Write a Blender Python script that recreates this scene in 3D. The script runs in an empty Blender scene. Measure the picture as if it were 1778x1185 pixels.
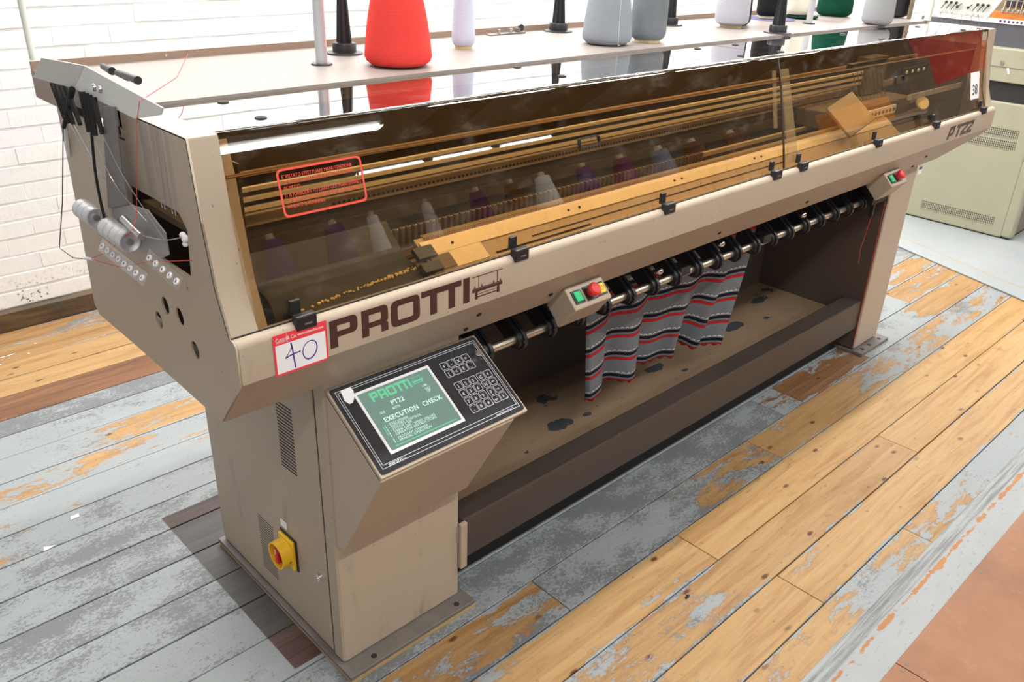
import bpy, bmesh, math, random
from mathutils import Matrix, Vector
random.seed(7)
S = bpy.context.scene
C = S.collection
PI = math.pi

# ------------------------------------------------------------------ camera
camd = bpy.data.cameras.new('camera'); cam = bpy.data.objects.new('camera', camd); C.objects.link(cam)
Rm = ((0.725, -0.688, 0.032), (-0.287, -0.344, -0.894), (0.626, 0.639, -0.447))
_r = Vector(Rm[0]).normalized(); _f = Vector(Rm[2]); _f = (_f - _r * _f.dot(_r)).normalized(); _u = _r.cross(_f)
cam.matrix_world = Matrix(((_r.x, _u.x, -_f.x, 0), (_r.y, _u.y, -_f.y, 0), (_r.z, _u.z, -_f.z, 1.68), (0, 0, 0, 1)))
camd.sensor_width = 36.0; camd.lens = 1474.456 / 1778 * 36; camd.clip_start = 0.02; camd.clip_end = 200
S.camera = cam
# ------------------------------------------------------------------ world, lamps, exposure
w = bpy.data.worlds.new('world'); S.world = w; w.use_nodes = True
w.node_tree.nodes['Background'].inputs[0].default_value = (0.80, 0.83, 0.88, 1)
w.node_tree.nodes['Background'].inputs[1].default_value = 0.62
S.view_settings.view_transform = 'Standard'; S.view_settings.look = 'None'
S.view_settings.exposure = 0.0; S.view_settings.gamma = 1.0; S.view_settings.use_curve_mapping = False
LAMP_Z = 3.2
LAMP_ROWS = [(1.55, 29, 0.3, 6), (-0.35, 24, -1.6, 6), (-2.87, 17, -2.55, 3), (-3.25, 17, 2.80, 1), (-2.87, 17, 4.6, 4), (-5.1, 16, 0.2, 7), (-10.4, 18, 8.3, 3), (3.48, 60, 0.35, 7)]
LAMPS = []
for ry, watt, rx0, n in LAMP_ROWS:
    for k in range(n):
        ld = bpy.data.lights.new('tube_light', 'AREA'); ld.shape = 'RECTANGLE'; ld.size = 1.5; ld.size_y = 0.10
        ld.energy = watt; ld.color = (1.0, 0.985, 0.95)
        lo = bpy.data.objects.new('tube_light', ld); lo.location = (rx0 + 1.75 * k + 0.75, ry, LAMP_Z - 0.045); C.objects.link(lo)
        LAMPS.append((rx0 + 1.75 * k + 0.75, ry))

# ------------------------------------------------------------------ node helpers
class NT:
    def __init__(s, name):
        s.m = bpy.data.materials.new(name); s.m.use_nodes = True; s.t = s.m.node_tree; s.n = s.t.nodes
        for x in list(s.n): s.n.remove(x)
        s.out = s.n.new('ShaderNodeOutputMaterial')
    def put(s, node, sock, v):
        if v is None: return
        i = node.inputs[sock]
        if isinstance(v, bpy.types.NodeSocket): s.t.links.new(v, i)
        elif isinstance(v, (tuple, list)) and len(v) == 3 and i.type == 'RGBA': i.default_value = (*v, 1)
        else: i.default_value = v
    def math(s, op, a, b=None, c=None, clamp=False):
        n = s.n.new('ShaderNodeMath'); n.operation = op; n.use_clamp = clamp
        s.put(n, 0, a); s.put(n, 1, b); s.put(n, 2, c); return n.outputs[0]
    def mix(s, f, a, b, mode='MIX'):
        n = s.n.new('ShaderNodeMix'); n.data_type = 'RGBA'; n.blend_type = mode
        s.put(n, 0, f); s.put(n, 6, a); s.put(n, 7, b); return n.outputs[2]
    def noise(s, vec=None, scale=5, detail=4, rough=0.6, dist=0):
        n = s.n.new('ShaderNodeTexNoise'); s.put(n, 'Vector', vec); n.inputs['Scale'].default_value = scale
        n.inputs['Detail'].default_value = detail; n.inputs['Roughness'].default_value = rough; n.inputs['Distortion'].default_value = dist
        return n.outputs[0]
    def pos(s): return s.n.new('ShaderNodeNewGeometry').outputs['Position']
    def obj(s): return s.n.new('ShaderNodeTexCoord').outputs['Object']
    def sep(s, v):
        n = s.n.new('ShaderNodeSeparateXYZ'); s.put(n, 0, v); return n.outputs
    def mul(s, v, k):
        n = s.n.new('ShaderNodeVectorMath'); n.operation = 'MULTIPLY'; s.put(n, 0, v); n.inputs[1].default_value = k; return n.outputs[0]
    def step(s, x, a, b):   # smooth 0..1 between a and b
        n = s.n.new('ShaderNodeMapRange'); n.interpolation_type = 'SMOOTHSTEP'; s.put(n, 0, x); s.put(n, 1, a); s.put(n, 2, b); return n.outputs[0]
    def ramp(s, f, stops, mode='LINEAR'):
        n = s.n.new('ShaderNodeValToRGB'); n.color_ramp.interpolation = mode; e = n.color_ramp.elements
        while len(e) < len(stops): e.new(0.5)
        for el, (p, c) in zip(e, stops): el.position = p; el.color = (*c, 1) if len(c) == 3 else c
        s.put(n, 0, f); return n.outputs[0]
    def attr(s, name):
        n = s.n.new('ShaderNodeAttribute'); n.attribute_type = 'OBJECT'; n.attribute_name = name; return n.outputs['Fac']
    def bump(s, h, strength=0.3, dist=0.002):
        n = s.n.new('ShaderNodeBump'); n.inputs['Strength'].default_value = strength; n.inputs['Distance'].default_value = dist
        s.put(n, 'Height', h); return n.outputs[0]
    def bsdf(s, col, rough=0.5, metal=0.0, normal=None, emit=None, estr=0, spec=None, trans=None, alpha=None):
        b = s.n.new('ShaderNodeBsdfPrincipled')
        s.put(b, 'Base Color', col); s.put(b, 'Roughness', rough); s.put(b, 'Metallic', metal); s.put(b, 'Normal', normal)
        if spec is not None: s.put(b, 'Specular IOR Level', spec)
        if trans is not None: s.put(b, 'Transmission Weight', trans)
        if alpha is not None: s.put(b, 'Alpha', alpha)
        if emit is not None: s.put(b, 'Emission Color', emit); s.put(b, 'Emission Strength', estr)
        s.t.links.new(b.outputs[0], s.out.inputs[0]); return s.m
def plain(name, col, rough=0.5, metal=0.0, var=0.12, scale=14, **k):
    s = NT(name); n = s.noise(s.obj(), scale, 3)
    d = tuple(c * (1 - var) for c in col); l = tuple(min(1, c * (1 + var)) for c in col)
    return s.bsdf(s.mix(n, d, l), rough, metal, **k)
def srgb(r, g, b):
    f = lambda c: ((c / 255 + 0.055) / 1.055) ** 2.4 if c > 10 else c / 255 / 12.92
    return (f(r), f(g), f(b))

# ------------------------------------------------------------------ mesh helpers
class MB:
    def __init__(s): s.b = bmesh.new()
    def face(s, pts, mi=0):
        f = s.b.faces.new([s.b.verts.new(p) for p in pts]); f.material_index = mi; return s
    def hull(s, a, b_):            # two equal loops joined into a closed solid
        va = [s.b.verts.new(p) for p in a]; vb = [s.b.verts.new(p) for p in b_]; n = len(a)
        s.b.faces.new(va[::-1]); s.b.faces.new(vb)
        for i in range(n): s.b.faces.new((va[i], va[(i + 1) % n], vb[(i + 1) % n], vb[i]))
        return s
    def box(s, a, b_):
        x0, y0, z0 = a; x1, y1, z1 = b_
        return s.hull([(x0, y0, z0), (x1, y0, z0), (x1, y1, z0), (x0, y1, z0)], [(x0, y0, z1), (x1, y0, z1), (x1, y1, z1), (x0, y1, z1)])
    def obox(s, o, U, V, N, du, dv, dn):   # oriented box from corner o
        o = Vector(o); U = Vector(U) * du; V = Vector(V) * dv; N = Vector(N) * dn
        q = [o, o + U, o + U + V, o + V]
        return s.hull(q, [p + N for p in q])
    def prism(s, prof, x0, x1):    # YZ outline along x
        return s.hull([(x0, y, z) for y, z in prof], [(x1, y, z) for y, z in prof])
    def sheet(s, prof, xs, t, zf=None):   # open YZ polyline swept along x, thickness t inwards
        pr = []
        for i, (y, z) in enumerate(prof):
            a = Vector(prof[max(0, i - 1)]); c = Vector(prof[min(len(prof) - 1, i + 1)]); d = (c - a).normalized()
            pr.append((y + d.y * t, z - d.x * t))
        zf = zf or (lambda x, z: z)
        n = len(prof); o = [[s.b.verts.new((x, y, zf(x, z))) for y, z in prof] for x in xs]
        i_ = [[s.b.verts.new((x, y, zf(x, z))) for y, z in pr] for x in xs]
        for k in range(len(xs) - 1):
            for j in range(n - 1):
                s.b.faces.new((o[k][j], o[k + 1][j], o[k + 1][j + 1], o[k][j + 1])); s.b.faces.new((i_[k][j], i_[k][j + 1], i_[k + 1][j + 1], i_[k + 1][j]))
            for j in (0, n - 1): s.b.faces.new((o[k][j], i_[k][j], i_[k + 1][j], o[k + 1][j]))
        for k in (0, len(xs) - 1):
            for j in range(n - 1): s.b.faces.new((o[k][j], o[k][j + 1], i_[k][j + 1], i_[k][j]))
        return s
    def cyl(s, p0, p1, r0, r1=None, n=16):
        r1 = r0 if r1 is None else r1; p0 = Vector(p0); p1 = Vector(p1); d = (p1 - p0).normalized()
        a = d.orthogonal().normalized(); b_ = d.cross(a)
        ang = [2 * PI * i / n for i in range(n)]
        return s.hull([p0 + (a * math.cos(t) + b_ * math.sin(t)) * r0 for t in ang], [p1 + (a * math.cos(t) + b_ * math.sin(t)) * r1 for t in ang])
    def tube(s, pts, r, n=6):
        pts = [Vector(p) for p in pts]; rings = []; a = None
        for i, p in enumerate(pts):
            d = (pts[min(i + 1, len(pts) - 1)] - pts[max(i - 1, 0)]).normalized()
            a = d.orthogonal().normalized() if a is None else (a - d * a.dot(d)).normalized()
            b_ = d.cross(a)
            rings.append([s.b.verts.new(p + (a * math.cos(2 * PI * k / n) + b_ * math.sin(2 * PI * k / n)) * r) for k in range(n)])
        for q, t in zip(rings, rings[1:]):
            for k in range(n): s.b.faces.new((q[k], q[(k + 1) % n], t[(k + 1) % n], t[k]))
        s.b.faces.new(rings[0][::-1]); s.b.faces.new(rings[-1]); return s
    def lathe(s, prof, n=32, o=(0, 0, 0), axis=None):   # prof: (r,z) open; closed at ends if r==0
        rings = []; o = Vector(o)
        Z = Vector(axis).normalized() if axis else Vector((0, 0, 1)); X = Z.orthogonal().normalized(); Y = Z.cross(X)
        for r, z in prof:
            if r < 1e-6: rings.append([s.b.verts.new(o + Z * z)])
            else: rings.append([s.b.verts.new(o + Z * z + (X * math.cos(2 * PI * k / n) + Y * math.sin(2 * PI * k / n)) * r) for k in range(n)])
        for a, b_ in zip(rings, rings[1:]):
            for k in range(n):
                q = [a[k % len(a)], a[(k + 1) % n % len(a)], b_[(k + 1) % n % len(b_)], b_[k % len(b_)]]
                u = []
                for v in q:
                    if v not in u: u.append(v)
                if len(u) > 2: s.b.faces.new(u)
        return s
    def ball(s, c, r, n=12):
        return s.lathe([(r * math.sin(PI * i / n), -r * math.cos(PI * i / n)) for i in range(n + 1)], n * 2, c)
    def mesh(s, me, M):            # add a ready mesh
        b2 = bmesh.new(); b2.from_mesh(me); b2.transform(M); t = bpy.data.meshes.new('t'); b2.to_mesh(t); b2.free(); s.b.from_mesh(t); bpy.data.meshes.remove(t); return s
    def build(s, name, mat, parent=None, smooth=False, bevel=0, seg=2, world=True):
        bmesh.ops.recalc_face_normals(s.b, faces=s.b.faces[:])
        me = bpy.data.meshes.new(name); s.b.to_mesh(me); s.b.free()
        for m in (mat if isinstance(mat, list) else [mat]): me.materials.append(m)
        o = bpy.data.objects.new(name, me); C.objects.link(o)
        if parent is not None:
            o.parent = parent
            if world: o.matrix_parent_inverse = WM(parent).inverted()
        if smooth:
            me.polygons.foreach_set('use_smooth', [True] * len(me.polygons))
            try: me.set_sharp_from_angle(angle=math.radians(34))
            except Exception: pass
        if bevel:
            bv = o.modifiers.new('bevel', 'BEVEL'); bv.width = bevel; bv.segments = seg; bv.limit_method = 'ANGLE'; bv.angle_limit = math.radians(35)
        return o
def WM(o):
    m = Matrix.LocRotScale(o.location, o.rotation_euler, o.scale)
    return (WM(o.parent) @ o.matrix_parent_inverse @ m) if o.parent else m
def thing(name, label, cat, loc, group=None):
    o = bpy.data.objects.new(name, None); o.location = loc; o.empty_display_size = 0.1; C.objects.link(o)
    o['label'] = label; o['category'] = cat
    if group: o['group'] = group
    return o
def tag(o, label, cat, group=None):
    o['label'] = label; o['category'] = cat
    if group: o['group'] = group
    return o
def copy_tree(o, parent=None):
    c = o.copy(); C.objects.link(c); mi = o.matrix_parent_inverse.copy()
    if parent is not None: c.parent = parent; c.matrix_parent_inverse = mi
    for ch in list(o.children): copy_tree(ch, c)
    return c
def fillet(pts, seg=5):
    out = []; n = len(pts)
    for i, p in enumerate(pts):
        r = p[2] if len(p) > 2 else 0; b = Vector(p[:2])
        if r <= 0: out.append(tuple(b)); continue
        a = Vector(pts[i - 1][:2]); c = Vector(pts[(i + 1) % n][:2]); u = (a - b).normalized(); v = (c - b).normalized()
        ang = u.angle(v); d = min(r / math.tan(ang / 2), (a - b).length * .499, (c - b).length * .499)
        p0 = b + u * d; p1 = b + v * d
        for k in range(seg + 1):
            t = k / seg; out.append(tuple((1 - t) ** 2 * p0 + 2 * t * (1 - t) * b + t * t * p1))
    return out
def flat(outlines, ext):           # 2D outlines (even-odd holes) -> mesh, front face at h=+ext, back at -ext
    cu = bpy.data.curves.new('f', 'CURVE'); cu.dimensions = '2D'; cu.fill_mode = 'BOTH'; cu.extrude = ext
    for o in outlines:
        sp = cu.splines.new('POLY'); sp.points.add(len(o) - 1); sp.use_cyclic_u = True
        for q, p in zip(sp.points, o): q.co = (p[0], p[1], 0, 1)
    ob = bpy.data.objects.new('f', cu); me = bpy.data.meshes.new_from_object(ob)
    bpy.data.objects.remove(ob); bpy.data.curves.remove(cu); return me
def word(txt, size, align='LEFT', ext=0.0002, xs=1.0, bold=0.0, shear=0.0, sp=1.0):
    cu = bpy.data.curves.new('t', 'FONT'); cu.body = txt; cu.size = size; cu.align_x = align; cu.extrude = ext; cu.offset = bold; cu.shear = shear
    cu.resolution_u = 3; cu.space_character = sp
    ob = bpy.data.objects.new('t', cu); me = bpy.data.meshes.new_from_object(ob)
    bpy.data.objects.remove(ob); bpy.data.curves.remove(cu)
    if xs != 1: me.transform(Matrix.Diagonal((xs, 1, 1, 1)))
    return me
def frame(o, U, V):
    U = Vector(U).normalized(); V = Vector(V).normalized(); N = U.cross(V); o = Vector(o)
    return Matrix(((U.x, V.x, N.x, o.x), (U.y, V.y, N.y, o.y), (U.z, V.z, N.z, o.z), (0, 0, 0, 1)))
def ell(cx, cy, rx, ry=None, n=20):
    ry = ry or rx; return [(cx + rx * math.cos(2 * PI * k / n), cy + ry * math.sin(2 * PI * k / n)) for k in range(n)]
def T(x, y): return Matrix.Translation((x, y, 0))

# ------------------------------------------------------------------ materials
def tan_paint(name, col, dirt=0.35):
    s = NT(name); p = s.pos()
    n1 = s.noise(s.mul(p, (1, 1, 1)), 3.0, 5, 0.6); n2 = s.noise(s.mul(p, (9, 9, 2.5)), 1.6, 6, 0.65); fine = s.noise(p, 500, 2, 0.5)
    base = s.mix(n1, tuple(c * 0.92 for c in col), tuple(c * 1.06 for c in col))
    base = s.mix(s.math('MULTIPLY', s.step(n2, 0.56, 0.78), dirt), base, (0.11, 0.095, 0.085))
    sp = s.noise(p, 90, 2, 0.5)
    base = s.mix(s.math('MULTIPLY', s.step(sp, 0.70, 0.76), 0.5), base, (0.09, 0.07, 0.06))
    return s.bsdf(base, s.math('ADD', s.math('MULTIPLY', n1, 0.2), 0.36), 0.0, s.bump(fine, 0.12, 0.0005), spec=0.4)
TAN = srgb(180, 164, 145)
M = {}
M['tan'] = tan_paint('tan_paint', TAN, 0.18)
M['tan_tower'] = tan_paint('tan_paint_scuffed', tuple(c * 0.93 for c in TAN), 0.55)
def cap_mat():
    s = NT('tan_paint_streaked'); p = s.pos(); x, y, z = s.sep(p)
    n1 = s.noise(p, 3, 5); st = s.noise(s.mul(p, (1, 55, 1.2)), 1.0, 5, 0.7)
    reg = s.math('MULTIPLY', s.step(y, 1.36, 1.42), s.math('SUBTRACT', 1, s.step(y, 1.47, 1.60)))
    reg = s.math('MULTIPLY', reg, s.step(z, 1.12, 1.25)); reg = s.math('MULTIPLY', reg, s.math('SUBTRACT', 1, s.step(x, 0.566, 0.57)))
    base = s.mix(n1, tuple(c * 0.92 for c in TAN), tuple(c * 1.06 for c in TAN))
    base = s.mix(s.math('MULTIPLY', s.math('MULTIPLY', s.step(st, 0.36, 0.66), reg), 0.75), base, (0.15, 0.125, 0.13))
    lint = s.math('MULTIPLY', s.step(st, 0.56, 0.7), reg)
    base = s.mix(s.math('MULTIPLY', lint, 0.55), base, (0.5, 0.44, 0.46))
    sp = s.noise(p, 90, 2); base = s.mix(s.math('MULTIPLY', s.step(sp, 0.70, 0.76), 0.4), base, (0.1, 0.08, 0.07))
    return s.bsdf(base, 0.45, 0, s.bump(s.noise(p, 500, 2), 0.12, 0.0005))
M['cap'] = cap_mat()
CHIPS = ((1.80, 1.597, .055, .028), (1.92, 1.582, .018, .010), (2.36, 1.637, .050, .022), (2.91, 1.652, .065, .028), (2.44, 1.555, .016, .008), (3.25, 1.737, .060, .024), (3.10, 1.612, .02, .012))
def tray_mat():
    s = NT('tan_paint_chipped'); p = s.pos()
    n1 = s.noise(p, 2.2, 5, 0.6); big = s.noise(s.mul(p, (1, 1.4, 1)), 5.5, 5, 0.62); fine = s.noise(p, 30, 4, 0.6)
    base = s.mix(n1, srgb(128, 106, 84), srgb(160, 136, 110))
    base = s.mix(s.math('MULTIPLY', s.step(fine, 0.6, 0.75), 0.4), base, srgb(90, 76, 66))
    chip = s.math('MAXIMUM', s.step(big, 0.645, 0.655), s.step(s.noise(p, 24, 3, 0.55), 0.715, 0.725))
    x, y, z = s.sep(p)
    for cx, cy, rx, ry in CHIPS:
        dx = s.math('DIVIDE', s.math('SUBTRACT', x, cx), rx); dy = s.math('DIVIDE', s.math('SUBTRACT', y, cy), ry)
        r2 = s.math('ADD', s.math('MULTIPLY', dx, dx), s.math('MULTIPLY', dy, dy))
        r2 = s.math('ADD', r2, s.math('MULTIPLY', s.math('SUBTRACT', s.noise(p, 26, 5, .65), .5), 3.2))
        chip = s.math('MAXIMUM', chip, s.step(r2, 1.0, .92))
    base = s.mix(chip, base, srgb(64, 68, 73))
    return s.bsdf(base, 0.5, 0, s.bump(s.math('MULTIPLY', chip, -1), 0.4, 0.001))
M['tray'] = tray_mat()
M['beam'] = plain('brown_metal', srgb(72, 62, 56), 0.42, 0, 0.15, 6)
M['beam_dark'] = plain('dark_brown_metal', srgb(40, 36, 34), 0.6, 0, 0.2, 6)
M['leg_in'] = tan_paint('brown_grey_tone', srgb(88, 75, 66), 0.6)
M['black'] = plain('black_plastic', (0.016, 0.016, 0.019), 0.42, 0)
M['blackm'] = plain('black_matte', (0.012, 0.011, 0.011), 0.8, 0)
M['grey_plate'] = plain('grey_steel_plate', srgb(118, 112, 108), 0.55, 0.2, 0.25, 20)
M['woodpack'] = plain('packing_wood', srgb(176, 148, 100), 0.7, 0, 0.3, 25)
M['steel'] = plain('steel', (0.55, 0.55, 0.56), 0.28, 0.95, 0.08)
M['shaft'] = plain('turned_steel', (0.60, 0.54, 0.45), 0.32, 0.9, 0.1, 30)
M['chrome'] = plain('chrome', (0.8, 0.8, 0.82), 0.08, 1.0, 0.02)
M['alu'] = plain('brushed_aluminium', (0.62, 0.63, 0.66), 0.42, 0.55, 0.06)
M['brown'] = plain('brown_print', srgb(70, 42, 36), 0.5, 0, 0.08)
M['brown_grey'] = plain('grey_brown_print', srgb(92, 76, 70), 0.5, 0, 0.1)
M['yellow'] = plain('yellow_plastic', srgb(236, 186, 30), 0.4, 0, 0.06)
M['red'] = plain('red_plastic', srgb(196, 30, 34), 0.35, 0, 0.08)
M['redb'] = plain('red_button', srgb(222, 52, 56), 0.4, 0, 0.05)
M['white_plate'] = plain('off_white_enamel', srgb(222, 225, 218), 0.45, 0, 0.05)
M['white'] = plain('white_print', (0.85, 0.85, 0.88), 0.6, 0, 0.02)
M['paper'] = plain('white_paper', (0.86, 0.86, 0.9), 0.6, 0, 0.02)
M['ink'] = plain('blue_ink', srgb(66, 52, 148), 0.5, 0, 0.15)
M['inkb'] = plain('black_ink', (0.02, 0.02, 0.03), 0.5, 0, 0.1)
M['card_red'] = plain('red_print', srgb(238, 62, 76), 0.5, 0, 0.05)
M['label_red'] = plain('red_label_print', srgb(236, 84, 66), 0.5, 0, 0.06)
M['panel'] = plain('black_gloss_panel', (0.030, 0.031, 0.037), 0.16, 0, 0.1)
M['keyblk'] = plain('key_black', (0.012, 0.012, 0.025), 0.3, 0, 0.1)
M['keyline'] = plain('key_white_line', (0.55, 0.56, 0.60), 0.5, 0, 0.03)
M['table'] = tan_paint('table_laminate', srgb(146, 137, 132), 0.12)
M['lip'] = plain('table_lip', srgb(150, 128, 112), 0.5, 0, 0.08)
M['vent'] = plain('vent_dark', (0.02, 0.017, 0.016), 0.7)
M['gold'] = plain('brass_bed', srgb(204, 182, 142), 0.38, 0.35, 0.16, 9)
M['gold2'] = plain('brass_bed_dull', srgb(160, 136, 104), 0.5, 0.25, 0.2, 30)
M['dirtm'] = plain('dusty_metal', srgb(104, 86, 66), 0.6, 0.1, 0.35, 12)
M['rail'] = plain('cream_rail', srgb(228, 208, 168), 0.35, 0.1, 0.06)
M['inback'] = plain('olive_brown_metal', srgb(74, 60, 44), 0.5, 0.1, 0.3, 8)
M['lint'] = plain('yellow_lint', srgb(212, 184, 116), 0.9, 0, 0.3, 60)
M['cab'] = plain('grey_green_enamel', srgb(158, 156, 134), 0.5, 0, 0.04, 5)
M['cabd'] = plain('grey_brown_enamel', srgb(120, 112, 96), 0.5, 0, 0.06)
M['orange'] = plain('orange_band', srgb(190, 116, 50), 0.5, 0, 0.3, 40)
M['navy'] = plain('navy_black', (0.02, 0.02, 0.045), 0.5)
M['purple'] = plain('purple_dot', srgb(78, 34, 110), 0.5)
M['cardb'] = plain('cardboard_core', srgb(208, 190, 150), 0.8)
M['felt'] = plain('blue_grey_felt', srgb(92, 92, 128), 0.95, 0, 0.35, 120)
M['strap'] = plain('webbing', srgb(128, 116, 90), 0.9)
def emis(name, col, e, base=(0.02, 0.02, 0.02), rough=0.3):
    s = NT(name); return s.bsdf(base, rough, 0, emit=col, estr=e, spec=0.15)
M['screen'] = emis('lit_screen', srgb(130, 158, 146), 0.80, (0.02, 0.03, 0.025), 0.25)
M['scr_txt'] = emis('screen_text', srgb(214, 255, 236), 1.0)
M['scr_grn'] = emis('screen_green', srgb(120, 226, 172), 0.85)
M['green'] = emis('lit_green_button', srgb(40, 190, 120), 0.55, srgb(30, 150, 90), 0.3)
M['green2'] = emis('green_button_symbol', srgb(120, 240, 190), 0.6)
M['yel_btn'] = emis('lit_yellow_button', srgb(230, 190, 30), 0.35, srgb(225, 185, 30), 0.3)
M['tube'] = emis('fluorescent_tube', (1, 0.98, 0.94), 16.0, (0.9, 0.9, 0.9))
def acrylic(name, tint, ior=1.47, rough=0.012):
    s = NT(name); g = s.n.new('ShaderNodeNewGeometry'); fr = s.n.new('ShaderNodeFresnel'); fr.inputs[0].default_value = ior
    t = s.n.new('ShaderNodeBsdfTransparent'); t.inputs[0].default_value = (*tint, 1)
    gl = s.n.new('ShaderNodeBsdfGlossy'); gl.inputs['Roughness'].default_value = rough
    sm = s.noise(s.mul(s.pos(), (1, 2, 2)), 11, 9, 0.72)
    gl.inputs[0].default_value = (1, 1, 1, 1)
    fac = s.math('MULTIPLY', s.math('MULTIPLY', fr.outputs[0], 1.8, clamp=True), s.math('SUBTRACT', 1, g.outputs['Backfacing']))   # both faces of the sheet mirror
    mx = s.n.new('ShaderNodeMixShader'); s.t.links.new(fac, mx.inputs[0]); s.t.links.new(t.outputs[0], mx.inputs[1]); s.t.links.new(gl.outputs[0], mx.inputs[2])
    df = s.n.new('ShaderNodeBsdfDiffuse'); df.inputs[0].default_value = (0.7, 0.68, 0.65, 1)      # film of dust
    m2 = s.n.new('ShaderNodeMixShader'); s.put(m2, 0, s.math('MULTIPLY', s.step(sm, 0.50, 0.85), 0.10))
    s.t.links.new(mx.outputs[0], m2.inputs[1]); s.t.links.new(df.outputs[0], m2.inputs[2])
    s.t.links.new(m2.outputs[0], s.out.inputs[0]); return s.m
M['amber'] = acrylic('amber_acrylic', (0.90, 0.82, 0.69), 1.5)
def frosted():
    s = NT('whitish_translucent'); t = s.n.new('ShaderNodeBsdfTransparent'); d = s.n.new('ShaderNodeBsdfDiffuse'); d.inputs[0].default_value = (.75, .74, .70, 1)
    m = s.n.new('ShaderNodeMixShader'); m.inputs[0].default_value = .30; s.t.links.new(t.outputs[0], m.inputs[1]); s.t.links.new(d.outputs[0], m.inputs[2]); s.t.links.new(m.outputs[0], s.out.inputs[0]); return s.m
M['frost'] = frosted()
M['clear'] = acrylic('clear_acrylic', (0.96, 0.95, 0.94), 1.45, 0.05)
def yarn(name, col, rough=0.95, sheen=0.1, amp=0.16):
    s = NT(name); o = s.obj(); x, y, z = s.sep(o)
    a = s.math('ARCTAN2', y, x)
    w1 = s.math('SINE', s.math('ADD', s.math('MULTIPLY', z, 1900), s.math('MULTIPLY', a, 24)))
    w2 = s.math('SINE', s.math('ADD', s.math('MULTIPLY', z, 1900), s.math('MULTIPLY', a, -24)))
    pk = s.step(s.noise(s.mul(o, (1, 1, 2.5)), 22, 2), 0.42, 0.58)
    wv = s.math('ADD', s.math('MULTIPLY', w1, pk), s.math('MULTIPLY', w2, s.math('SUBTRACT', 1, pk)))
    h = s.math('ADD', s.math('MULTIPLY', wv, 0.32), s.math('MULTIPLY', s.noise(o, 320, 3), 0.9))
    f = s.step(h, -0.2, 1.0)
    return s.bsdf(s.mix(f, tuple(c * (1 - amp) for c in col), tuple(min(1, c * (1 + amp)) for c in col)), rough, 0, s.bump(h, 0.35, 0.0010), spec=sheen)

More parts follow.
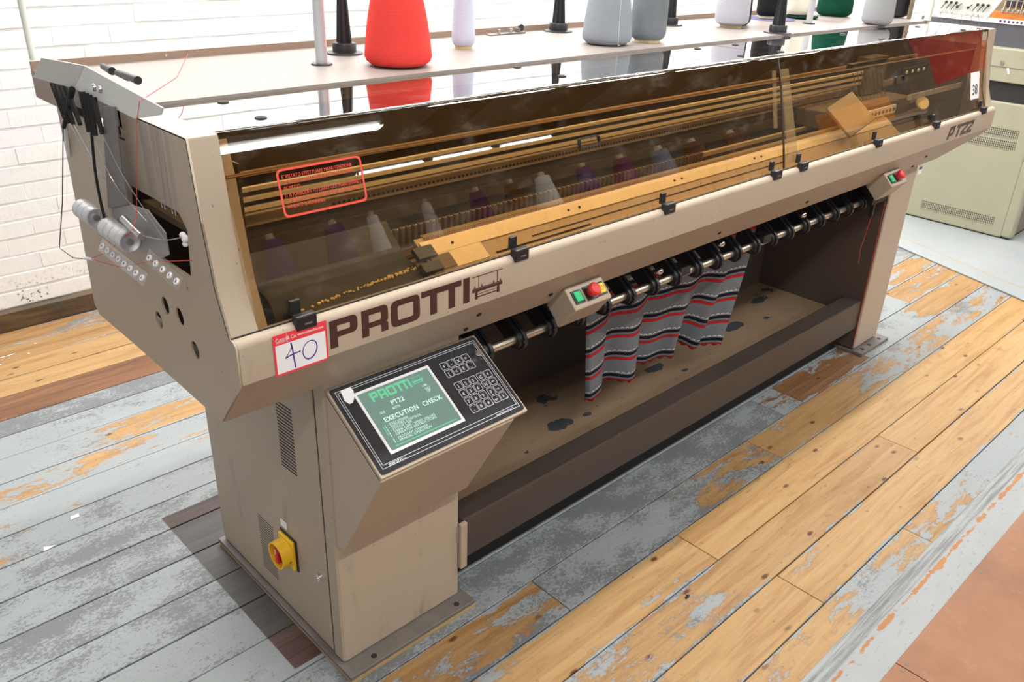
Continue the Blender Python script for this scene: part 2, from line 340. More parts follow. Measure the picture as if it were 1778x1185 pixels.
# floor boards: paint worn off pine, all of it driven by where the board lies and its own properties
def board_mat():
    s = NT('worn_painted_pine'); p = s.pos(); x, y, z = s.sep(p)
    rnd = s.n.new('ShaderNodeObjectInfo').outputs['Random']
    off = s.n.new('ShaderNodeCombineXYZ'); s.put(off, 0, s.math('MULTIPLY', rnd, 37.0)); s.put(off, 1, s.math('MULTIPLY', rnd, 11.0))
    va = s.n.new('ShaderNodeVectorMath'); s.put(va, 0, p); s.put(va, 1, off.outputs[0]); q = va.outputs[0]
    g1 = s.noise(s.mul(q, (1.6, 26, 1)), 1.0, 6, 0.65, 1.2); g2 = s.noise(s.mul(q, (6, 130, 1)), 1.0, 3, 0.6)
    wood = s.ramp(g1, [(0.28, srgb(148, 108, 62)), (0.5, srgb(176, 143, 95)), (0.72, srgb(187, 158, 112))])
    wood = s.mix(s.math('MULTIPLY', g2, 0.35), wood, srgb(148, 98, 52))
    tone = s.attr('tone')
    red = s.ramp(g1, [(0.3, srgb(58, 34, 28)), (0.52, srgb(104, 64, 46)), (0.75, srgb(134, 86, 58))])
    wood = s.mix(tone, wood, red)
    vo = s.n.new('ShaderNodeTexVoronoi'); vo.voronoi_dimensions = '2D'; s.put(vo, 'Vector', s.mul(q, (4.2, 8.5, 0.01))); vo.inputs['Scale'].default_value = 1.0
    kn = s.step(s.math('ADD', vo.outputs['Distance'], s.math('MULTIPLY', s.noise(q, 40, 2), 0.07)), 0.120, 0.06)
    kr = s.sep(vo.outputs['Color'])
    kn = s.math('MULTIPLY', kn, s.step(kr[0], 0.35, 0.75))
    wood = s.mix(s.math('MULTIPLY', kn, 0.95), wood, srgb(74, 28, 14))
    blot = s.noise(q, 7, 5, 0.7)
    wood = s.mix(s.math('MULTIPLY', s.step(blot, 0.58, 0.75), 0.6), wood, srgb(140, 88, 46))
    fl = s.noise(s.mul(q, (7, 52, 1)), 1.0, 6, 0.72)
    wood = s.mix(s.math('MULTIPLY', s.step(fl, 0.60, 0.68), 0.55), wood, srgb(124, 84, 50))
    wood = s.mix(s.math('MULTIPLY', s.step(s.noise(q, 48, 3, 0.6), 0.66, 0.72), 0.6), wood, srgb(96, 60, 36))
    wood = s.mix(s.math('MULTIPLY', s.math('SUBTRACT', 1, s.step(s.noise(s.mul(q, (9, 46, 1)), 0.8, 7, 0.75), 0.31, 0.37)), 0.8), wood, srgb(150, 152, 150))
    # paint
    pn = s.noise(s.mul(q, (4, 9, 1)), 1.3, 8, 0.68)
    paint = s.mix(pn, srgb(134, 141, 144), srgb(155, 161, 164))
    dn = s.noise(s.mul(q, (1, 1.4, 1)), 85, 5, 0.8); db = s.noise(s.mul(q, (1, 1.8, 1)), 4.2, 6, 0.7)
    dirt = s.attr('dirt')
    lvl = s.math('ADD', s.math('MULTIPLY', s.math('SUBTRACT', db, 0.5), 1.2), s.math('MULTIPLY', s.math('SUBTRACT', dirt, 0.5), 0.55))
    dm = s.step(s.math('ADD', dn, lvl), 0.50, 0.62)
    paint = s.mix(s.math('MULTIPLY', dm, 0.8), paint, srgb(100, 103, 106))
    spk = s.noise(q, 130, 2, 0.5); paint = s.mix(s.math('MULTIPLY', s.step(spk, 0.68, 0.72), 0.7), paint, srgb(74, 75, 76))
    # where the paint is gone
    xa = s.attr('xa'); xb = s.attr('xb'); k = s.step(x, xa, xb)
    bare = s.math('ADD', s.math('MULTIPLY', s.attr('bare0'), s.math('SUBTRACT', 1, k)), s.math('MULTIPLY', s.attr('bare1'), k))
    bn = s.noise(s.mul(q, (1.6, 5.5, 1)), 2.1, 10, 0.66, 0.3)
    fine = s.noise(s.mul(q, (1, 2.6, 1)), 34, 5, 0.75)
    e = s.math('MINIMUM', s.math('SUBTRACT', y, s.attr('y0')), s.math('SUBTRACT', s.attr('y1'), y))
    en = s.math('ADD', e, s.math('MULTIPLY', s.math('SUBTRACT', s.noise(s.mul(q, (1, 1, 1)), 9, 4), 0.5), 0.03))
    bare = s.math('SUBTRACT', bare, s.math('MULTIPLY', s.step(en, 0.010, 0.0), 0.16))
    d = s.math('SUBTRACT', bare, s.math('ADD', bn, s.math('MULTIPLY', s.math('SUBTRACT', fine, 0.5), 0.34)))
    m = s.step(d, -0.02, 0.02)
    fr = s.math('MULTIPLY', s.math('SUBTRACT', 1, s.step(d, 0.0, 0.05)), m)
    wood = s.mix(s.math('MULTIPLY', fr, 0.5), wood, srgb(120, 72, 40))
    col = s.mix(m, paint, wood)
    # one unpainted dark strip beside the control tower
    box = s.math('MULTIPLY', s.math('MULTIPLY', s.step(x, 0.690, 0.694), s.step(y, 1.428, 1.432)), s.math('MULTIPLY', s.step(x, 1.30, 1.296), s.step(y, 2.212, 2.208)))
    strip = s.mix(s.step(rnd, 0.35, 0.6), s.ramp(g1, [(0.3, srgb(50, 33, 30)), (0.55, srgb(82, 57, 50)), (0.8, srgb(94, 77, 73))]), s.ramp(g1, [(0.3, srgb(60, 58, 58)), (0.7, srgb(82, 78, 77))]))
    col = s.mix(box, col, strip)
    rough = s.math('ADD', s.math('MULTIPLY', pn, 0.25), 0.36)
    h = s.math('ADD', s.math('MULTIPLY', s.math('SUBTRACT', 1, m), 0.6), s.math('MULTIPLY', g2, 0.25))
    return s.bsdf(col, rough, 0, s.bump(h, 0.25, 0.0012), spec=0.4)
M['board'] = board_mat()
def ply_mat():
    s = NT('grey_painted_ply'); p = s.pos(); x, y, z = s.sep(p)
    n = s.noise(s.mul(p, (2, 5, 1)), 3, 7, 0.65); paint = s.mix(n, srgb(146, 151, 154), srgb(166, 170, 172))
    dm = s.step(s.noise(s.mul(p, (1, 2, 1)), 40, 4, 0.7), 0.58, 0.68); paint = s.mix(s.math('MULTIPLY', dm, 0.45), paint, srgb(112, 114, 116))
    sk_ = s.math('MULTIPLY', s.step(y, .516, .524), s.step(s.noise(s.mul(p, (2.2, 60, 1)), 1.0, 5, .7), .40, .62))
    paint = s.mix(s.math('MULTIPLY', sk_, .75), paint, srgb(92, 94, 94))
    wear = s.math('ADD', s.noise(s.mul(p, (3, 6, 1)), 3.4, 9, 0.7), s.math('MULTIPLY', s.step(s.math('ABSOLUTE', s.math('SUBTRACT', y, 0.508)), 0.016, 0.0), 0.22))
    m = s.step(wear, 0.655, 0.675)
    col = s.mix(m, paint, s.mix(n, srgb(140, 90, 54), srgb(190, 132, 74)))
    return s.bsdf(col, 0.55)
M['ply'] = ply_mat()
def hard_mat():
    s = NT('red_brown_hardboard'); p = s.pos()
    n = s.noise(p, 3.2, 6, 0.65); n2 = s.noise(p, 16, 5, 0.7)
    col = s.ramp(n, [(0.3, srgb(128, 80, 48)), (0.5, srgb(146, 96, 60)), (0.72, srgb(156, 110, 80))])
    col = s.mix(s.math('MULTIPLY', s.step(n2, 0.58, 0.75), 0.5), col, srgb(166, 130, 112))
    return s.bsdf(col, 0.42, spec=0.5)
M['hard'] = hard_mat()
def greyfloor_mat():
    s = NT('grey_painted_sheet'); p = s.pos(); n = s.noise(p, 3, 7, 0.7)
    col = s.mix(n, srgb(140, 146, 150), srgb(162, 167, 170)); m = s.step(s.noise(s.mul(p, (3, 1, 1)), 2.2, 8, 0.7), 0.64, 0.68)
    return s.bsdf(s.mix(s.math('MULTIPLY', m, 0.6), col, srgb(154, 130, 106)), 0.5)
M['greyfloor'] = greyfloor_mat()
def brick_mat():
    s = NT('white_painted_brick'); p = s.pos(); x, y, z = s.sep(p)
    n = s.noise(p, 22, 6, 0.65)
    dk = s.math('MULTIPLY', s.step(s.noise(s.mul(p, (1, 1, 1)), 60, 4, 0.6), 0.56, 0.62), s.step(z, 0.27, 0.12))
    dk = s.math('MULTIPLY', dk, s.step(s.noise(p, 6, 3), 0.42, 0.55))
    col = s.mix(dk, (0.86, 0.86, 0.865), (0.16, 0.15, 0.15))
    return s.bsdf(col, 0.55, 0, s.bump(n, 0.4, 0.005))
M['brick'] = brick_mat()
def skirt_mat():
    s = NT('stained_skirting'); p = s.pos(); n = s.noise(s.mul(p, (2, 1, 16)), 1.5, 7, 0.66)
    b = s.noise(p, 9, 5, 0.7)
    col = s.ramp(n, [(0.3, srgb(42, 34, 26)), (0.5, srgb(84, 66, 44)), (0.66, srgb(112, 90, 62))])
    return s.bsdf(s.mix(s.step(b, 0.55, 0.66), col, srgb(76, 72, 62)), 0.6)
M['skirt'] = skirt_mat()
M['ceil'] = plain('ceiling_boards', srgb(212, 198, 172), 0.7, 0, 0.2, 3)
M['timber'] = plain('roof_timber', srgb(96, 74, 52), 0.7, 0, 0.25, 4)
M['farwall'] = plain('far_wall', srgb(170, 156, 136), 0.7, 0, 0.15, 2)

# ------------------------------------------------------------------ setting: floor
fl = MB().box((-3, -12, -0.06), (14, 3.9, -0.021)).build('floor', plain('subfloor_dark', (0.02, 0.018, 0.016), 0.9)); fl['kind'] = 'structure'
YJ = [0.38, 0.51, 0.66, 0.81, 0.961, 1.113, 1.266, 1.417, 1.566, 1.712, 1.852, 1.994, 2.144, 2.285, 2.425, 2.570, 2.708, 2.856, 2.998, 3.112, 3.288, 3.43, 3.575, 3.72, 3.872]
# per row: list of (x_end, bare0, bare1, xa, xb, tone, dirt)
ROWS = {
 0: [(6.5, .35, .35, 0, 1, 0, .4)],
 1: [(2.396, .60, .47, 1.7, 2.2, .05, .35), (6.5, .52, .33, 2.5, 3.2, .1, .3)],
 2: [(1.9, .62, .66, 1.3, 1.7, 0, .5), (6.5, .66, .66, 0, 1, 0, .3)],
 3: [(2.86, .54, .70, 1.6, 2.0, 0.16, .55), (6.5, .78, .64, 3.8, 4.4, 0, .3)],
 4: [(1.827, .60, .62, 1.2, 1.6, .05, .4), (6.5, .80, .72, 2.6, 3.2, 0, .3)],
 5: [(1.35, .56, .50, 1.0, 1.2, .25, .5), (2.45, .30, .52, 1.7, 2.3, .1, .6), (6.5, .64, .46, 2.9, 3.6, .1, .35)],
 6: [(2.72, .2, .26, 1.4, 2.6, .4, .66), (2.87, .50, .50, 0, 1, .75, .5), (3.45, .60, .56, 3.1, 3.4, .72, .5), (6.5, .30, .60, 3.9, 4.3, .25, .35)],
 7: [(4.2, .22, .30, 3.4, 4.2, .3, .4), (6.5, .58, .58, 0, 1, .25, .35)],
 8: [(3.9, .22, .28, 3.4, 3.8, .3, .4), (6.5, .50, .55, 4.2, 4.6, .2, .3)],
 9: [(6.5, .2, .42, 4.0, 4.6, .2, .6)],
 10: [(6.5, .48, .2, .1, .36, .7, .62)],
 11: [(6.5, .2, .2, 0, 1, .3, .62)],
 12: [(6.5, .26, .2, 0.25, .5, .4, .6)],
 13: [(6.5, .42, .28, .3, .55, .1, .45)],
 14: [(6.5, .43, .38, .3, .6, .05, .25)],
 15: [(6.5, .47, .45, .4, .8, .0, .2)],
 16: [(6.5, .30, .55, .4, .9, .05, .3)],
 17: [(6.5, .2, .25, .5, 1, .2, .42)],
 18: [(6.5, .18, .18, 0, 1, .2, .78)],
 19: [(6.5, .86, .86, 0, 1, .85, .4)],
 20: [(6.5, .82, .80, 0, 1, .12, .4)],
 21: [(6.5, .78, .74, 0, 1, .14, .4)],
 22: [(6.5, .66, .68, .3, .9, .30, .5)],
 23: [(6.5, .60, .55, 0, 1, .35, .6)],
}
for i in range(len(YJ) - 1):
    x0 = -1.2; segs = ROWS[i]
    for (x1, b0, b1, xa, xb, tone, dirt) in segs:
        m = MB(); ga = 0.0013 + random.random() * 0.0012; gb = 0.0013 + random.random() * 0.0012; dz = random.uniform(-0.0012, 0.0)
        e = 0.0013
        y0, y1 = YJ[i] + ga, YJ[i + 1] - gb
        m.hull([(x0 + e, y0, -0.02), (x1 - e, y0, -0.02), (x1 - e, y1, -0.02), (x0 + e, y1, -0.02)], [(x0 + e, y0, dz), (x1 - e, y0, dz), (x1 - e, y1, dz), (x0 + e, y1, dz)])
        o = m.build('plank', M['board'], fl, bevel=0.0012, seg=1)
        for kk, v in (('bare0', b0), ('bare1', b1), ('xa', xa), ('xb', xb), ('tone', tone), ('dirt', dirt), ('y0', y0), ('y1', y1)): o[kk] = float(v)
        x0 = x1
# plywood ramp, hardboard sheet in front
o = MB().prism([(-0.9, -.019), (-0.9, .006), (.506, .006), (.514, .0055), (.566, .0006), (.566, -.019)], -0.5, 6.2).build('plywood_sheet', M['ply'], fl, bevel=0.001, seg=1)
hs = MB()
hb = thing('hardboard_sheet', 'reddish brown hardboard sheet screwed down over grey plywood', 'floor sheet', (2.5, 0.2, 0.006))
MB().box((1.83, -0.85, .006), (5.5, .428, .0105)).build('sheet', M['hard'], hb, bevel=0.001)
MB().box((-0.3, -0.85, .006), (1.827, .428, .0105)).build('sheet', M['hard'], hb, bevel=0.001)
for sx, sy in ((1.815, .405), (1.845, .405), (1.815, .2), (1.845, .2), (2.35, .41), (2.9, .41), (1.35, .41), (2.35, -.1)):
    MB().cyl((sx, sy, .0095), (sx, sy, .0112), .006, .005, 10).build('screw_head', M['grey_plate'], hb)
# sheet floor beyond the diagonal trim
def diag(y): return 4.717 + (y - 1.059) * 0.37
o = MB().hull([(diag(.5), .5, -.019), (14, .5, -.019), (14, 3.88, -.019), (diag(3.88), 3.88, -.019)], [(diag(.5), .5, .004), (14, .5, .004), (14, 3.88, .004), (diag(3.88), 3.88, .004)]).build('floor_sheet', M['greyfloor'], fl)
tq = lambda o_, z: [(diag(.5) + o_, .5, z), (diag(3.88) + o_, 3.88, z)]
t = MB(); a0, a1 = tq(-.03, .0), tq(.11, .0); h = .010
t.hull([a0[0], a1[0], a1[1], a0[1]], [(p[0], p[1], h) for p in (a0[0], a1[0], a1[1], a0[1])])
o = t.build('trim_1', M['greyfloor'], None, bevel=.004); o['kind'] = 'structure'
t = MB(); a0, a1 = tq(.112, .0), tq(.122, .0); t.hull([a0[0], a1[0], a1[1], a0[1]], [(p[0], p[1], .007) for p in (a0[0], a1[0], a1[1], a0[1])])
o = t.build('trim_2', M['woodpack'], None); o['kind'] = 'structure'

# ------------------------------------------------------------------ setting: wall of painted bricks, skirting
WY = 3.886
wall = MB().box((-3, WY + .0028, -.05), (14, WY + .2, 3.6)).build('wall_back', plain('white_mortar', (0.84, 0.84, 0.845), 0.7)); wall['kind'] = 'structure'
protos = []
def brick_bm(m, x, z, wd, ht):
    j = [random.uniform(-.0022, .0022) for _ in range(8)]; d = random.uniform(-.0018, .0012)
    f = [(x + j[0], WY + d, z + j[1] - .001), (x + wd + j[2], WY + d, z + j[3] - .001), (x + wd + j[4], WY + d, z + ht + j[5] + .001), (x + j[6], WY + d, z + ht + j[7] + .001)]
    b = [(x - .005, WY + .02, z - .003), (x + wd + .005, WY + .02, z - .003), (x + wd + .005, WY + .02, z + ht + .003), (x - .005, WY + .02, z + ht + .003)]
    m.hull(b, f)
stuff = MB(); cnt = 0
for r in range(27):
    z = .10 + r * .0752; xoff = (r % 2) * .113
    x = -.2 + xoff
    while x < 12.5:
        wd = .2243
        if x < 2.7 and z < 1.42 and x > .3 and cnt < 296:
            m = MB(); brick_bm(m, x, z, wd, .064); m.build('brick', M['brick'], wall, bevel=.0012, seg=1); cnt += 1
        else: brick_bm(stuff, x, z, wd, .064)
        x += .2255
o = stuff.build('brickwork', M['brick'], wall); o['kind'] = 'stuff'
sk = MB().prism([(WY + .012, 0), (WY - .022, 0), (WY - .022, .083), (WY - .012, .094), (WY + .012, .096)], -2, 13).build('baseboard_back', M['skirt'], None, bevel=.002); sk['kind'] = 'structure'
c = MB().box((-3, -12, 3.55), (14, 4.1, 3.62)).build('ceiling', M['ceil']); c['kind'] = 'structure'
for k in range(9):
    MB().box((-2 + 1.9 * k, -12, 3.28), (-1.88 + 1.9 * k, 4, 3.55)).build('ceiling_beam', M['timber'], c)
o = MB().box((-3, -12.2, -.05), (14, -12, 3.6)).build('wall_front', M['farwall']); o['kind'] = 'structure'
o = MB().box((14, -12.2, -.05), (14.2, 4.1, 3.6)).build('wall_right', M['farwall']); o['kind'] = 'structure'
first = None
for k, (lx, ly) in enumerate(LAMPS):
    if first is None:
        t = thing('fluorescent_batten', 'white fluorescent batten in the lamp row over the machine', 'ceiling lamp', (lx, ly, LAMP_Z), 'ceiling battens')
        MB().prism([(-.05, 0), (.05, 0), (.03, .06), (-.03, .06)], -.77, .77).build('housing', M['white_plate'], t, world=False)
        MB().cyl((-.74, 0, -.02), (.74, 0, -.02), .013, n=12).build('tube', M['tube'], t, world=False)
        [MB().cyl((v, 0, .06), (v, 0, .36), .006, n=6).build('drop_rod', M['grey_plate'], t, world=False) for v in (-.5, .5)]
        first = t
    else:
        t = copy_tree(first); t.location = (lx, ly, LAMP_Z)
        t['label'] = 'white fluorescent batten in the lamp row %s' % ('over the machine' if ly == 1.55 else 'close to the brick wall' if ly > 3 else 'over the aisle' if ly > -1 else 'far across the room')
exec_machine = True
# ------------------------------------------------------------------ the knitting machine
KM = thing('knitting_machine', 'long tan flat knitting machine with amber clear hood and brown maker name', 'knitting machine', (2.3, 1.65, 0))
X0, X1 = 0.558, 4.055
def sag(x): return -0.020 * max(0, (x - 0.7) / 3.3) ** 2
def zs(x, z): return z + (sag(x) if z > 1.2 else sag(x) * max(0, (z - 1.03) / .17))
YZ = Matrix(((0, 0, 1, 0), (1, 0, 0, 0), (0, 1, 0, 0), (0, 0, 0, 1)))     # 2D (u=y, v=z) plate standing across x
def yzplate(outl, x, t): return flat(outl, t / 2), Matrix.Translation((x + t / 2, 0, 0)) @ YZ
# left end cap: side panel with real cut-outs
prof = [(1.338, .816), (1.2385, .934), (1.2385, 1.010), (1.246, 1.0175), (1.257, 1.019), (1.288, 1.098), (1.308, 1.213), (1.323, 1.349), (1.60, 1.349), (1.60, 1.300), (1.932, 1.30), (1.936, 1.29), (1.962, .842), (1.945, .828)]
opening = fillet([(1.602, 1.210, .004), (1.392, 1.210, .022), (1.368, 1.185, .01), (1.381, 1.094, .003), (1.60, 1.094, .02), (1.632, 1.112, .01)])
holes = [opening, ell(1.524, .990, .0165, .0185), ell(1.461, .989, .0165, .0185), ell(1.570, .943, .0165, .0185), ell(1.412, .938, .0165, .0185), ell(1.405, 1.062, .005, .007, 10), fillet([(1.63, 1.2985), (1.585, 1.2985), (1.585, 1.293), (1.63, 1.293)])]
me, mx = yzplate([prof] + holes, X0, .004)
cap = MB().mesh(me, mx).build('end_cap', M['cap'], KM)
strip = [(1.259, 1.021), (1.289, 1.098), (1.309, 1.213), (1.3245, 1.3475), (1.330, 1.350), (1.588, 1.350)]
MB().sheet([(1.257, 1.019)] + [(1.288, 1.098), (1.308, 1.213), (1.3225, 1.344), (1.3245, 1.3485), (1.329, 1.350), (1.596, 1.350)], [X0, .612], .003).build('cap_strip', M['tan'], cap, smooth=True)
MB().sheet([(1.263, 1.012), (1.294, 1.098), (1.314, 1.213), (1.3225, 1.277), (1.340, 1.336)], [.600, .634], .003).build('cap_flange', M['tan'], cap)
MB().box((X0 + .003, 1.345, .819), (.70, 1.955, .823)).build('cap_floor', M['tan'], cap)
MB().box((X0 + .004, 1.945, .83), (.64, 1.958, 1.30)).build('cap_back', M['tan'], cap)
MB().prism([(1.345, .83), (1.94, .83), (1.93, 1.29), (1.345, 1.29)], .650, .654).build('inner_bulkhead', M['inback'], cap)
# things glimpsed through the opening
q = MB().box((.575, 1.39, 1.165), (.64, 1.60, 1.178)).box((.585, 1.40, 1.10), (.60, 1.43, 1.165))
q.build('guide_bar', M['dirtm'], cap)
q = MB()
for yy in (1.475, 1.488, 1.52, 1.533): MB().cyl((.585, yy, 1.178), (.585, yy + .003, 1.195), .0022, .001, 8).build('guide_pin', M['steel'], cap)
# right end cap
prof2 = [(1.257, 1.019), (1.288, 1.098), (1.308, 1.213), (1.3245, 1.346), (1.330, 1.349), (1.60, 1.349)]
capR = MB().sheet(prof2, [3.990, X1 - .004], .003, zs).build('end_cap', M['tan'], KM, smooth=True)
me, mx = yzplate([[(1.338, .90), (1.2385, .934), (1.2385, 1.010), (1.257, 1.019), (1.288, 1.095), (1.308, 1.20), (1.323, 1.328), (1.93, 1.328), (1.95, .90)]], X1 - .003, .003)
MB().mesh(me, mx).build('side_panel', M['tan'], capR)
MB().sheet([(1.263, 1.012), (1.294, 1.098), (1.314, 1.213), (1.330, 1.338)], [3.945, 3.995], .003, zs).build('cap_flange', M['tan'], capR)
MB().prism([(1.345, .83), (1.94, .83), (1.93, 1.27), (1.345, 1.27)], 3.946, 3.949).build('inner_bulkhead', M['inback'], capR)
# fascia
fp = [(1.268, 1.0185), (1.252, 1.0185), (1.2445, 1.016), (1.240, 1.011), (1.238, 1.004), (1.238, .9345), (1.3365, .8145)]
fascia = MB().sheet(fp, [X0 + .0045, 3.80], -.003).build('fascia', M['tan'], KM, smooth=True)
r = MB(); fr2 = [(1.238, .9345), (1.3365, .8145)]
MB().sheet(fp[:6], [3.80, X1 + .004], -.003).build('fascia_end', M['tan'], fascia, smooth=True)
m = MB(); va = [(3.80, 1.2385, .9345), (X1 + .004, 1.2385, .9345), (X1 - .0, 1.270, .896), (3.80, 1.3365, .8145)]
m.hull(va, [(p[0], p[1] + .003, p[2] + .002) for p in va]).build('fascia_return', M['tan'], fascia)
FX = Matrix(((1, 0, 0, 0), (0, 0, -1, 0), (0, 1, 0, 0), (0, 0, 0, 1)))     # u=x, v=z, facing -y
def onF(y): return Matrix.Translation((0, y, 0)) @ FX
H, b, t_ = .056, .0125, .0162
def P_(W): return [fillet([(0, 0), (0, H), (W, H, .013), (W, .36 * H, .013), (t_, .36 * H), (t_, 0)]), fillet([(t_, H - b), (W - t_, H - b, .004), (W - t_, .36 * H + b * .9, .004), (t_, .36 * H + b * .9)])]
def R_(W): return [fillet([(0, 0), (0, H), (W, H, .013), (W, .41 * H, .008), (W - .005, .37 * H), (W, .30 * H, .006), (W, 0), (W - t_, 0), (W - t_, .29 * H, .004), (t_, .29 * H), (t_, 0)]), fillet([(t_, H - b), (W - t_, H - b, .004), (W - t_, .29 * H + b * .9, .004), (t_, .29 * H + b * .9)])]
def O_(W): return [fillet([(0, 0, .014), (0, H, .014), (W, H, .014), (W, 0, .014)]), fillet([(t_, b, .005), (t_, H - b, .005), (W - t_, H - b, .005), (W - t_, b, .005)])]
TT = [[(0, H), (.105, H), (.105, H - b), (.088, H - b), (.088, 0), (.0705, 0), (.0705, H - b), (.040, H - b), (.040, 0), (.0225, 0), (.0225, H - b), (0, H - b)]]
I_ = [[(0, 0), (0, H), (.017, H), (.017, 0)]]
def rect(x0, y0, x1, y1): return [(x0, y0), (x0, y1), (x1, y1), (x1, y0)]
def name_bm(mx, k=1.0):
    m = MB()
    for g, x in ((P_(.061), .7415), (R_(.061), .812), (O_(.071), .880), (TT, .955), (I_, 1.0655)):
        me = flat(g, .0003); m.mesh(me, mx @ T((x - .7415) * k, 0) @ Matrix.Diagonal((k, k, 1, 1)))
    return m
def emblem_bm(mx, k=1.0):
    m = MB(); W = .086
    R = [rect(0, .051, W, .0525), rect(.017, .026, .0185, .051), rect(.070, .026, .0715, .051), rect(0, .0235, W, .025), rect(0, .0165, W, .0225), rect(.008, 0, .015, .0166), rect(.071, 0, .078, .0166), rect(.015, .0105, .071, .0115), rect(.015, .0035, .071, .0058)]
    R += [[(x - .002, .025), (x - .0008, .031), (x + .0008, .031), (x + .002, .025)] for x in (.007, .027, .061, .080)]
    for q in R: m.mesh(flat([q], .0003), mx @ Matrix.Diagonal((k, k, 1, 1)))
    return m
name_bm(onF(1.2377) @ T(.7415, .9485)).build('maker_name', M['brown'], fascia)
emblem_bm(onF(1.2377) @ T(1.0905, .949)).build('emblem', M['brown'], fascia)
def shear(pts, k=.30): return [(x + k * y, y) for x, y in pts]
h2 = .050
g2 = [[shear([(0, 0), (0, h2), (.056, h2), (.056, .018), (.050, .012), (.017, .012), (.017, 0)]), shear([(.017, .037), (.039, .037), (.039, .026), (.037, .024), (.017, .024)])],
      [shear([(0, h2), (.058, h2), (.058, .037), (.038, .037), (.038, 0), (.020, 0), (.020, .037), (0, .037)])],
      [shear([(0, .037), (0, h2), (.052, h2), (.057, .046), (.057, .030), (.024, .015), (.024, .013), (.056, .013), (.056, 0), (.003, 0), (.003, .018), (.039, .034), (.039, .037)])]]
m = MB()
for g, x in ((g2[0], 3.574), (g2[1], 3.645), (g2[2], 3.706), (g2[2], 3.766)): m.mesh(flat(g, .0003), onF(1.2377) @ T(x, .9445))
m.build('model_number', M['brown_grey'], fascia)
LF = Vector((0, -.765, -.626)).normalized()
for sx, sy, sz in ((1.144, 1.276, .888), (1.142, 1.3175, .837), (2.118, 1.299, .860), (2.639, 1.302, .855), (3.54, 1.286, .875), (3.525, 1.323, .830), (1.40, 1.30, .858)):
    p = Vector((sx, sy, sz)); MB().cyl(p - LF * -.0005, p + LF * .0035, .0062, .0052, 10).build('screw', M['vent'], fascia)
MB().box((.56, 1.2545, 1.0180), (3.985, 1.2580, 1.0205)).build('gasket', M['vent'], fascia)
# latches
lat = None
for lx in (.695, 1.232, 1.766, 2.292, 2.446, 2.956, 3.445, 3.922):
    if lat is None:
        L = thing_part = bpy.data.objects.new('latch', None); C.objects.link(L); L.parent = KM; L.matrix_parent_inverse = WM(KM).inverted()
        MB().box((-.021, 1.2335, 1.006), (.021, 1.252, 1.034)).build('latch_body', M['black'], L, bevel=.003, world=False)
        MB().box((-.019, 1.254, 1.030), (.002, 1.262, 1.058)).build('latch_tongue', M['black'], L, bevel=.002, world=False)
        MB().box((-.006, 1.2325, 1.016), (.010, 1.2338, 1.019)).build('latch_slot', M['grey_plate'], L, world=False)
        L.location = (lx, 0, 0); lat = L
    else:
        o = copy_tree(lat, KM); o.location = (lx, 0, 0)
# ---- hood
lowp = [(1.2585, 1.0215), (1.2735, 1.085), (1.2895, 1.150), (1.3045, 1.215), (1.3175, 1.276)]
lowp = [(y - .003 * math.sin(PI * i / 4), z) for i, (y, z) in enumerate(lowp)]
upp = [(1.3165, 1.2785), (1.3172, 1.2806), (1.3370, 1.33952), (1.3378, 1.3419), (1.3386, 1.3442), (1.3398, 1.3462), (1.3415, 1.3477), (1.3438, 1.3486), (1.3462, 1.3488), (1.3490, 1.3488)]
XS = [2.364, 2.368]
def lin(a, c, n): return [a + (c - a) * i / n for i in range(n + 1)]
for nm, xa, xb in (('hood_front', .613, 2.363), ('hood_front', 2.369, 3.988)):
    ob = MB().sheet(lowp, lin(xa, xb, 10), .004, zs).build(nm, M['amber'], KM, smooth=True)
for nm, xa, xb in (('hood_top', .613, 2.358), ('hood_top', 2.364, 3.988)):
    ob = MB().sheet(upp + [(1.586, 1.3488), (1.588, 1.3488)], lin(xa, xb, 10), .004, zs).build(nm, M['amber'], KM, smooth=True)
    for sx, sy in ((.738, 1.555), (.728, 1.394), (1.517, 1.565), (1.515, 1.41), (2.241, 1.54), (2.226, 1.38), (2.435, 1.535), (2.425, 1.37), (3.105, 1.52), (3.073, 1.36), (3.72, 1.51), (3.80, 1.36)):
        if xa < sx < xb: MB().lathe([(0, .003), (.006, .0026), (.0105, .001), (.011, -.001)], 14, (sx, sy, zs(sx, 1.3495))).build('screw', M['vent'], ob, smooth=True)
# strips that hold the panels
MB().sheet([(1.3195, 1.2765), (1.3235, 1.280)], lin(.613, 3.988, 10), .003, zs).build('hood_seam', plain('amber_edge', srgb(120, 84, 44), .3), KM)
# finger grips
for gx in (1.503, 3.155):
    g = MB().sheet([(1.2985, 1.208), (1.3045, 1.234)], lin(gx - .035, gx + .035, 2), .002, zs)
    m = Matrix(((1, 0, 0, 0), (0, -.228, .973, 0), (0, .973, .228, 0), (0, 0, 0, 1)))
    fo = fillet([(-.036, 0, .006), (-.036, .024, .006), (.036, .024, .012), (.036, 0, .012)]); fi = fillet([(-.033, .003, .004), (-.033, .021, .004), (.033, .021, .01), (.033, .003, .01)])
    k = frame((gx, 1.2975, zs(gx, 1.206)), (1, 0, 0), (0, .228, .973))
    MB().mesh(flat([fo, fi], .004), k).build('finger_grip', M['vent'], KM)
